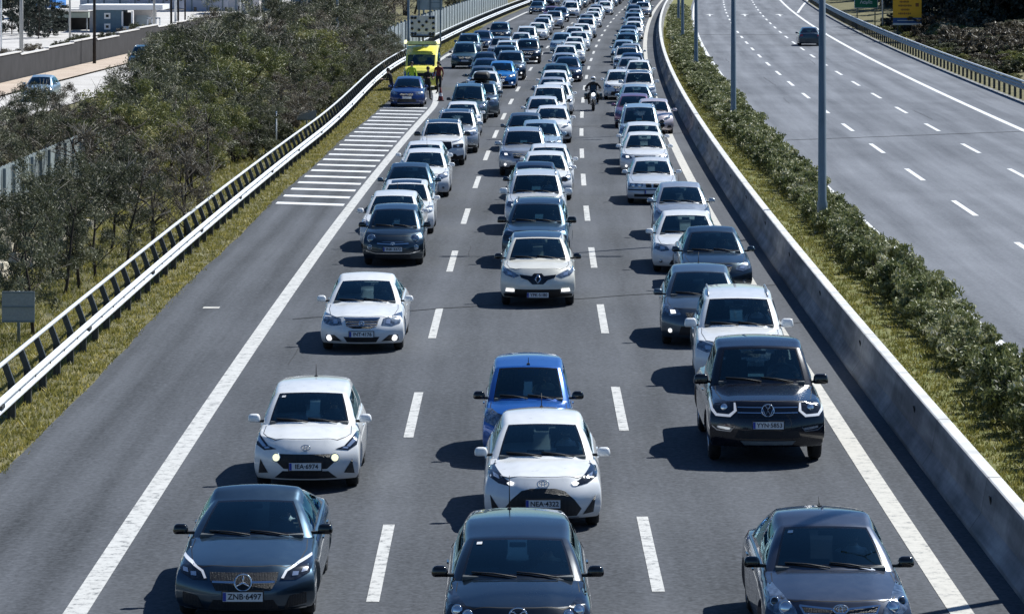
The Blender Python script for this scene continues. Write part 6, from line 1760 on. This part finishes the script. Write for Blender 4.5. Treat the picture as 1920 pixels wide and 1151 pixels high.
# motorcycle and rider
def motorcycle(x, y, rz):
    root = empty('motorcycle', (x, y, 0), rz); tag(root, 'black touring motorcycle with lit headlamp between the middle and right lanes', 'motorcycle')
    for yy, w in ((0.0, .13), (1.5, .17)):
        wb = MB(); r = .32
        wb.lathe([(r * .7, -w / 2), (r * .93, -w / 2), (r, 0), (r * .93, w / 2), (r * .7, w / 2), (r * .7, -w / 2)], 'X', (0, yy, r), 'rubber', 24); wh = wb.build('wheel', root)
        rb = MB(); rb.lathe([(r * .71, -.03), (r * .71, .03)], 'X', (0, yy, r), 'alloy', 20)
        for k in range(5):
            a = k * 1.2566; rb.tube([(0, yy, r), (0, yy + math.cos(a) * r * .7, r + math.sin(a) * r * .7)], .016, 'alloy', 5)
        rb.build('rim', wh)
    mb = MB()
    for s in (-1, 1): mb.tube([(s * .09, 0, .32), (s * .10, .22, .85), (s * .10, .28, 1.02)], .028, 'chrome', 7)
    mb.build('fork', root)
    mb = MB(); mb.box((0, .75, .48), (.30, .55, .38), 'trim_black'); mb.tube([(.17, .7, .35), (.2, 1.2, .33), (.2, 1.6, .45)], .05, 'chrome', 8); mb.build('engine', root)
    mb = MB(); mb.box((0, .30, .88), (.42, .34, .46), 'gloss_black', taper=.75); mb.box((0, .14, .72), (.28, .2, .3), 'helmet_white', taper=.8); link('fairing', rounded(mb, .08, 0, 'fairing'), root)
    mb = MB(); mb.box((0, .62, .93), (.30, .50, .22), 'gloss_black', taper=.8); link('fuel_tank', rounded(mb, .08, 0, 'fuel_tank'), root)
    mb = MB(); mb.box((0, 1.15, .84), (.28, .70, .10), 'seat_fabric'); link('saddle', rounded(mb, .04, 0, 'saddle'), root)
    mb = MB(); mb.add([(-.17, .30, 1.06), (.17, .30, 1.06), (.12, .42, 1.36), (-.12, .42, 1.36)], [(0, 1, 2, 3)], 'car_glass'); mb.build('windshield', root)
    mb = MB(); mb.lathe([(.001, -.05), (.09, -.04), (.11, 0), (.10, .05)], 'Y', (0, .09, .86), 'lamp_on', 16); mb.build('headlight', root)
    mb = MB(); mb.tube([(-.40, .52, 1.06), (-.25, .40, 1.10), (0, .36, 1.08), (.25, .40, 1.10), (.40, .52, 1.06)], .016, 'trim_black', 6); mb.build('handlebar', root)
    for s in (-1, 1):
        mb = MB(); mb.box((s * .34, .34, 1.20), (.13, .04, .08), 'trim_black'); mb.tube([(s * .28, .42, 1.09), (s * .34, .35, 1.19)], .008, 'trim_black', 5); mb.build('mirror', root)
        mb = MB(); mb.box((s * .38, 1.42, .72), (.22, .42, .32), 'gloss_black', taper=.9); link('pannier', rounded(mb, .04, 0, 'pannier'), root)
    T = 'cloth_black'
    J = dict(pelvis=(0, 1.02, .96), waist=(0, .98, 1.10), chest=(0, .86, 1.34), neck=(0, .80, 1.50), chin=(0, .77, 1.56), head=(0, .76, 1.64))
    Rr = dict(pelvis=(.16, .13), waist=(.15, .12), chest=(.19, .14), neck=(.06, .06), chin=(.07, .075), head=(.075, .09))
    Bn = [('pelvis', 'waist'), ('waist', 'chest'), ('chest', 'neck'), ('neck', 'chin'), ('chin', 'head')]; M = {b: T for b in Bn}; M[('chin', 'head')] = 'skin'
    for s, q in (('l', 1), ('r', -1)):
        J[s + 'sh'] = (q * .21, .85, 1.40); J[s + 'el'] = (q * .42, .72, 1.18); J[s + 'wr'] = (q * .38, .50, 1.10)
        J[s + 'kn'] = (q * .27, .62, .84); J[s + 'an'] = (q * .22, .95, .40); J[s + 'toe'] = (q * .24, .78, .34)
        for k, r in (('sh', .075), ('el', .055), ('wr', .04), ('kn', .08), ('an', .06), ('toe', .045)): Rr[s + k] = r
        for b in (('chest', s + 'sh'), (s + 'sh', s + 'el'), (s + 'el', s + 'wr'), ('pelvis', s + 'kn'), (s + 'kn', s + 'an'), (s + 'an', s + 'toe')): Bn.append(b); M[b] = T
        limb_hand(J, Bn, Rr, M, s, s + 'wr', (0, -1, -.3), 'trim_black')
    rider = empty('person', (x, y, 0), rz); tag(rider, 'motorcyclist in black with a white helmet riding between the lanes', 'person')
    link('body', human(J, Bn, Rr, M), rider)
    mb = MB(); mb.lathe([(.001, .15), (.06, .14), (.115, .09), (.138, .01), (.13, -.07), (.10, -.13)], 'Z', (0, .77, 1.65), 'helmet_white', 20); hm = mb.build('helmet', rider)
    mb = MB(); vs = []
    for a in np.linspace(-1.1, 1.1, 9):
        for z in (-.035, .045): vs.append((math.sin(a) * .137, .77 - math.cos(a) * .140, 1.655 + z))
    mb.add(vs, [(2 * i, 2 * i + 2, 2 * i + 3, 2 * i + 1) for i in range(8)], 'gloss_black', True); mb.build('visor', hm)
motorcycle(cx(171) + .55, 171, -head(171))
for o in bpy.data.objects:
    if o.parent is None and (o.name == 'motorcycle' or o.get('label', '').startswith('motorcyclist')): o.scale = (.94, .94, .94)
# ---------------------------------------------------------------- signs, walls, poles, buildings
simple('sign_back', (.30, .33, .36), .5, .4, var=.1); simple('sign_green', (.005, .16, .08), .4); simple('sign_orange', (.95, .50, .03), .5); simple('sign_blue', (.01, .08, .28), .4)
simple('sign_white', (.75, .78, .8), .4); simple('sign_text_brown', (.28, .10, .03), .6); simple('panel_wall', (.36, .41, .44), .35, .1, var=.15, scale=.8)
def sign_back(u, v, h, w, hgt, label, z=0.0, rows=2, cols=2, name='road_sign'):
    off, y = pix(u, v, z); root = empty(name, (cx(y) + off, y, z)); tag(root, label, 'sign')
    mb = MB(); mb.tube([(0, 0, -.2), (0, 0, h + hgt)], .035, 'pole_grey', 8); mb.build('post', root)
    mb = MB(); mb.box((0, -.05, h + hgt / 2), (w, .02, hgt), 'sign_back'); b = mb.build('board', root)
    for i in range(rows - 1 + 2):
        mb = MB(); mb.box((0, -.068, h + hgt * (i / rows if rows > 1 else i / 1) * 1.0 + (0 if 0 < i < rows else (.02 if i == 0 else -.02))), (w * .98, .016, .03), 'pole_grey'); mb.build('brace', b)
    return root
sign_back(35, 655, .58, .70, .66, 'square grey sign back with a cross brace behind the guardrail, lower left', -.15)
sign_back(575, 262, .85, .85, .42, 'small grey sign back in the bushes beyond the left guardrail', -.2, 1, 1)
off, y = pix(518, 275, 0); mb = MB(); mb.tube([(0, 0, -.2), (0, 0, 1.55)], .03, 'sign_white', 8); mb.box((0, 0, 1.3), (.07, .07, .10), 'trim_black'); o = mb.build('marker_post'); o.location = (cx(y) + off, y, -.1); tag(o, 'slim white marker post among bushes beyond the left guardrail', 'post')
# portal sign legs by the panel wall
y = 268; root = empty('road_sign', P(-12.9, y)); tag(root, 'tall pale sign board on three dark posts behind the yellow van', 'sign')
for dx in (-.75, .1, .9):
    mb = MB(); mb.box((dx, 0, 3.0), (.13, .13, 6.2), 'pole_grey'); mb.build('post', root)
mb = MB(); mb.box((.08, .09, 4.6), (1.95, .03, 3.4), 'panel_wall'); b = mb.build('board', root)
for i in range(8): mb = MB(); mb.box((.5, .06, 3.05 + i * .42), (.75, .02, .04), 'pole_grey'); mb.build('brace', b)
# green sign and orange sign with blue foot, right side
def board_sign(u, v, w, z0, z1, y, label):
    X = (u - 960) * y / 6500; root = empty('road_sign', (X, y, 0)); tag(root, label, 'sign'); return root
y = 330; root = board_sign(1624, 0, 0, 0, 0, y, 'green road sign with white lettering beside the orange sign, upper right')
for s in (-.85, .85): mb = MB(); mb.tube([(s, .06, 0), (s, .06, 5.2)], .06, 'pole_grey', 8); mb.build('post', root)
mb = MB(); mb.box((0, 0, 3.35), (2.25, .05, 3.2), 'sign_white'); mb.box((0, -.028, 3.35), (2.15, .02, 3.1), 'sign_green'); b = mb.build('board', root)
for i, t in enumerate(('Κηφισιά', 'Αθήνα', 'Λαμία')):
    o = bpy.data.objects.new('lettering', text_mesh(t, .42, 'sign_white')); C.objects.link(o); o.parent = b; o.location = (0, -.05, 3.75 - i * .72); o.rotation_euler = (R(90), 0, 0)
y = 298; root = board_sign(1701, 0, 0, 0, 0, y, 'orange works sign with a blue and white foot panel, upper right')
for s in (-.8, .8): mb = MB(); mb.tube([(s, .06, 0), (s, .06, 4.8)], .06, 'pole_grey', 8); mb.build('post', root)
mb = MB(); mb.box((0, 0, 3.15), (2.45, .05, 3.2), 'sign_orange'); b = mb.build('board', root)
mb = MB(); mb.box((0, -.03, 1.36), (2.45, .05, .46), 'sign_blue'); mb.box((0, -.03, 1.05), (2.45, .05, .16), 'sign_white'); mb.box((-.1, -.058, 1.36), (1.5, .01, .06), 'sign_white'); mb.box((.85, -.058, 1.42), (.22, .01, .2), 'sign_white'); mb.build('foot_panel', root)
for i in range(8):
    r_ = random.Random(i); mb = MB(); w = r_.uniform(.7, 1.2); x0 = -.25 + r_.uniform(-.1, .1)
    for k in range(7): mb.box((x0 - w / 2 + w * k / 7 + .05, -.035, 1.95 + i * .34), (w / 7 * .72, .012, .13 + .04 * (k % 2)), 'sign_text_brown')
    mb.build('lettering', b)
mb = MB(); mb.box((.85, -.035, 2.7), (.28, .012, .3), 'sign_text_brown'); mb.build('pictogram', b)
off, y = pix(1655, 56); mb = MB(); mb.tube([(0, 0, 0), (0, 0, 7)], .08, 'galvanised', 8); mb.box((0, 0, 7), (.3, .3, .2), 'pole_grey'); o = mb.build('pole'); o.location = (cx(y) + off, y, .2); tag(o, 'pale steel pole between the green sign and the orange sign', 'pole')

# panel noise wall at the left and vertical slat fence near
root = empty('noise_wall', P(-14.6, 240)); tag(root, 'long pale grey panel wall behind the yellow van', 'wall')
for i in range(50):
    y = 226 + 4 * i; a, b = P(-14.6, y), P(-14.6, y + 4); an = math.atan2(b.y - a.y, b.x - a.x)
    mb = MB(); c = (a + b) / 2; mb.box((c.x, c.y, .75), (3.86, .06, 2.6), 'panel_wall', rz=an); o = mb.build('panel', root); set_rel(o, root)
    mb = MB(); mb.box((a.x, a.y, .8), (.14, .16, 2.8), 'pole_grey', rz=an); o = mb.build('post', root); set_rel(o, root)
root = empty('slat_fence', P(-19.2, 110)); tag(root, 'weathered grey-blue vertical slat fence behind the shrubs at the far left', 'fence')
simple('fence_slat', (.34, .39, .40), .6, .2, var=.25, scale=2)
for i in range(24):
    mb = MB(); y = 92 + 2 * i
    for k in range(8):
        q = P(-19.2, y + .25 * k); mb.box((q.x, q.y, -.22 + .02 * ((i * 8 + k) % 3)), (.04, .20, 2.5), 'fence_slat')
    o = mb.build('slat_panel', root); set_rel(o, root)
    mb = MB(); q = P(-19.1, y - .02); mb.box((q.x, q.y, -.25), (.10, .08, 2.5), 'pole_grey'); o = mb.build('post', root); set_rel(o, root)
# stepped wall above the service road
simple('wall_dark', (.024, .024, .028), .9, var=.3, scale=1.0); simple('coping', (.62, .60, .58), .8, var=.1)
root = empty('stepped_wall', P(-38.4, 240)); tag(root, 'dark grey wall stepping along the far side of the service road', 'wall')
for i in range(14):
    y = 200 + 11 * i; a, b = P(-38.35, y), P(-38.35, y + 11); an = math.atan2(b.y - a.y, b.x - a.x); c = (a + b) / 2; tp = .62 + .10 * (i % 3) + (i > 6) * .12
    mb = MB(); mb.box((c.x, c.y, (tp - 1.1) / 2), ((b - a).length, .22, tp + 1.1), 'wall_dark', rz=an); o = mb.build('wall_section', root); set_rel(o, root)
    mb = MB(); mb.box((c.x, c.y, tp + .05), ((b - a).length, .34, .08), 'coping', rz=an); o = mb.build('coping', root); set_rel(o, root)
# utility poles
simple('concrete_pole', (.42, .42, .41), .8, var=.15); simple('wood_pole', (.018, .016, .016), .8)
for k, (u, v, r, mt, lab) in enumerate(((40, 112, .17, 'concrete_pole', 'thick pale concrete pole at the far left by the service road'), (131, 78, .10, 'concrete_pole', 'slim pale pole in front of the low shed'), (177, 122, .13, 'wood_pole', 'black wooden pole in front of the blue house'),
        (289, 66, .13, 'concrete_pole', 'pale pole right of the blue house, leftmost of its cluster'), (321, 76, .11, 'wood_pole', 'dark pole in the cluster right of the blue house, nearest the house'), (329, 80, .12, 'sign_white', 'white pole in the middle of the pole cluster'),
        (334, 74, .10, 'wood_pole', 'dark pole just right of the white pole'), (347, 58, .09, 'wood_pole', 'thin dark pole at the right of the pole cluster'), (451, 40, .10, 'sign_white', 'white ladder-like pole before the big pale warehouse'), (2, 112, .08, 'sign_white', 'white post at the left edge beside the wall'))):
    off, y = pix(u, v, -1.0); mb = MB(); mb.tube([(0, 0, -.1), (0, 0, 8)], [r, r * .7], mt, 10); mb.box((0, 0, 7.6), (1.2, .1, .1), 'pole_grey'); mb.tube([(0, 0, 7.9), (.5, -.4, 8.2)], .03, 'pole_grey', 6)
    o = mb.build('utility_pole'); o.location = (cx(y) + off, y, -1.0); tag(o, lab, 'pole')
# buildings
simple('wall_blue', (.10, .17, .23), .8, var=.12, scale=3); simple('wall_white', (.66, .67, .68), .7, var=.06); simple('wall_lavender', (.42, .45, .53), .7, var=.06, scale=.5); simple('roof_white', (.80, .82, .84), .5)
simple('wall_green', (.42, .48, .42), .8, var=.1); simple('awning_blue', (.04, .20, .55), .6); simple('window_dark', (.01, .015, .02), .1); simple('wall_pinkgrey', (.52, .50, .50), .8, var=.08)
def ground_at(u, y): return (u - 960) * y / 6500
def hz(v, y): return CAM_H - (v + 120) * y / 6500
y = 345; X = ground_at(205, y); g = hz(66, y); root = empty('house', (X, y, g)); tag(root, 'small blue-grey house with a flat white roof and two stacked square windows', 'house')
k = y / 6500
def hbox(mb, u0, u1, v0, v1, d0, d1, mat):   # front rectangle in house coordinates, depth d0..d1
    mb.box((ground_at((u0 + u1) / 2, y) - X, (d0 + d1) / 2, hz((v0 + v1) / 2, y) - g), ((u1 - u0) * k, d1 - d0, abs(v1 - v0) * k), mat)
mb = MB(); hbox(mb, 178, 229, 18, 67, 0, 5, 'wall_blue'); hbox(mb, 166, 178, 22, 67, .8, 5, 'wall_pinkgrey'); hbox(mb, 248, 282, 20, 67, 1.5, 6, 'wall_pinkgrey'); mb.build('wall', root)
for i in range(9):
    mb = MB(); hbox(mb, 178, 229, 22 + i * 5, 22.6 + i * 5, -.02, 0, 'trim_black'); mb.build('cladding_line', root) if i < 0 else None
mb = MB(); hbox(mb, 150, 306, 10, 19, -.6, 6.5, 'roof_white'); mb.build('roof', root)
for v in (26, 46):
    mb = MB(); hbox(mb, 195.5, 207, v - 1, v + 10, -.06, -.01, 'roof_white'); w = mb.build('window', root); mb = MB(); hbox(mb, 198.5, 204, v + 2, v + 7, -.09, -.065, 'window_dark'); mb.build('pane', w)
mb = MB(); hbox(mb, 231, 246, 24, 52, .6, .8, 'trim_black'); mb.build('door', root)
mb = MB(); hbox(mb, 228, 231, 22, 58, -.1, .1, 'roof_white'); hbox(mb, 246, 249, 22, 58, -.1, .1, 'roof_white'); hbox(mb, 228, 249, 50, 58, -.1, .6, 'roof_white'); mb.build('porch', root)
mb = MB(); hbox(mb, 252, 276, 30, 48, 1.42, 1.5, 'panel_wall'); mb.build('shutter', root)
mb = MB()
for u0 in (276, 284, 292, 299): hbox(mb, u0, u0 + 2.2, 34, 60, -.2, 0, 'roof_white')
hbox(mb, 276, 301, 33, 36, -.2, 0, 'roof_white'); mb.build('railing', root)
y = 352; X = ground_at(110, y); g = hz(70, y); k = y / 6500; root = empty('shed', (X, y, g)); tag(root, 'low open shed with a pale green roof edge left of the blue house', 'shed')
mb = MB(); hbox(mb, 62, 166, 24, 34, 0, 5, 'wall_green'); mb.build('roof', root); mb = MB(); hbox(mb, 62, 166, 18, 20.5, -.4, 5.4, 'coping'); mb.build('roof_edge', root)
mb = MB(); hbox(mb, 62, 166, 34, 72, 2.5, 5, 'wall_dark'); mb.build('wall', root)
for u0 in (64, 96, 128, 162): mb = MB(); hbox(mb, u0, u0 + 2, 34, 72, -.1, .1, 'sign_back'); mb.build('post', root)
for u0, u1, lab in ((94, 132, 'dark parked van under the low shed, nearer the trees'), (136, 164, 'grey boxy machine with a round fan under the low shed')):
    r2 = empty('van' if u0 < 100 else 'machine', (ground_at((u0 + u1) / 2, y - 3), y - 3, g)); tag(r2, lab, 'van' if u0 < 100 else 'machine')
    w = (u1 - u0) * k; mb = MB(); mb.box((0, 0, .42), (w, 1.2, .62), 'sign_back' if u0 > 100 else 'wall_dark'); link('body', rounded(mb, .08, 0, 'body'), r2)
    if u0 > 100: mb = MB(); mb.lathe([(.001, -.62), (.2, -.62), (.22, -.60)], 'Y', (-.2, 0, .45), 'gloss_black', 16); mb.build('fan', r2)
    else: mb = MB(); mb.box((0, -.61, .5), (w * .85, .02, .22), 'window_dark'); mb.build('windscreen', r2)
    for s in (-1, 1): mb = MB(); mb.lathe([(.001, -.05), (.13, -.05), (.13, .05), (.001, .05)], 'Y', (s * w * .35, -.55, .13), 'rubber', 14); mb.build('wheel', r2)
for (u0, u1, v0, v1, yy, mt, nm, cat, lab) in ((345, 432, -60, 28, 440, 'wall_lavender', 'warehouse', 'warehouse', 'big plain lavender-grey warehouse wall above the trees'), (428, 486, -60, 26, 425, 'wall_pinkgrey', 'warehouse', 'warehouse', 'pinkish white warehouse with dark uprights right of the lavender one'),
        (488, 520, -60, 14, 430, 'wall_blue', 'warehouse', 'warehouse', 'narrow dark blue building behind the white square sign'), (240, 346, -60, 9, 450, 'wall_lavender', 'warehouse', 'warehouse', 'distant pale building behind the roof of the blue house'), (150, 240, -60, 6, 455, 'wall_white', 'warehouse', 'warehouse', 'distant whitish building behind the blue house, left part'),
        (60, 105, -50, 14, 400, 'awning_blue', 'kiosk', 'building', 'blue-awninged building at the upper left'), (545, 630, -60, 10, 470, 'wall_blue', 'warehouse', 'warehouse', 'dark building half hidden by the tree tops near the slim lamp post')):
    y = yy; k = y / 6500; X = ground_at((u0 + u1) / 2, y); g = hz(v1 + 8, y); root = empty(nm, (X, y, g)); tag(root, lab, cat)
    mb = MB(); hbox(mb, u0, u1, v0, v1 + 8, 0, 9, mt); mb.build('wall', root)
    mb = MB(); hbox(mb, u0 - 2, u1 + 2, v0 - 4, v0, -.4, 9.4, 'roof_white'); mb.build('roof', root)
    n = max(1, int((u1 - u0) / 26))
    for i in range(n):
        uc = u0 + (i + .5) * (u1 - u0) / n; mb = MB(); hbox(mb, uc - 1.5, uc + 1.5, v0 + 2, v1 + 2, -.05, 0, 'pole_grey'); mb.build('upright', root)
        mb = MB(); hbox(mb, uc + 4, uc + 9, v1 - 14, v1 - 7, -.06, 0, 'window_dark'); mb.build('window', root)
y = 420; k = y / 6500; X = ground_at(527, y); g = hz(28, y); root = empty('square_sign', (X, y, g)); tag(root, 'white square sign with a dark round mark in front of the dark building', 'sign')
mb = MB(); hbox(mb, 519, 535, 4, 20, 0, .1, 'sign_white'); mb.build('board', root); mb = MB(); hbox(mb, 525, 529, 20, 30, 0, .1, 'sign_white'); mb.build('post', root)
mb = MB(); mb.lathe([(.001, -.02), (.17, -.02), (.2, 0)], 'Y', (0, 0, hz(11, y) - g), 'sign_blue', 16); mb.build('round_mark', root)
for k_, (u, v, s_) in enumerate(((150, 92, .9), (172, 88, .7), (200, 84, .8), (236, 78, .9), (262, 72, 1.0), (60, 104, .7), (112, 96, .6), (14, 118, .8))):
    off, y = pix(u, v, -1.0); put_shrub(LSH[k_ % 2], 'yard_shrub', (cx(y) + off, y, -1.0), u, (s_ * 1.3, s_ * 1.3, s_ * 1.4), ('grey-green' if k_ % 2 == 0 else 'brown') + ' shrub ' + ['below the black wooden pole', 'just right of the black wooden pole', 'under the blue house wall', 'left of the porch railing', 'below the porch railing', 'right of the thick pale pole', 'between the thick and slim pale poles', 'at the left edge by the white post'][k_], 'shrubs in the pale yard')
for (u, v, lab, sc) in ((52, 68, 'tall dark cypress at the upper left beside the pale pole', (.75, .75, 1.3)), (88, 72, 'dark rounded evergreen in front of the shed', (.8, .8, .7)), (70, 74, 'dark evergreen between the cypress and the shed', (.7, .7, .9)), (60, 64, 'dark evergreen just behind the cypress at the upper left', (.9, .9, 1.2)), (38, 60, 'dark evergreen left of the cypress, behind the thick pale pole', (.8, .8, 1.0)), (100, 66, 'low dark evergreen at the right of the evergreen clump', (.7, .7, .6)), (20, 66, 'dark tree at the upper left corner', (.8, .8, 1.1))):
    off, y = pix(u, v, -1.0); put_tree(PT['dark'][0], 'evergreen_tree', (cx(y) + off, y, -1.0), u, sc, lab, 'tree', None)
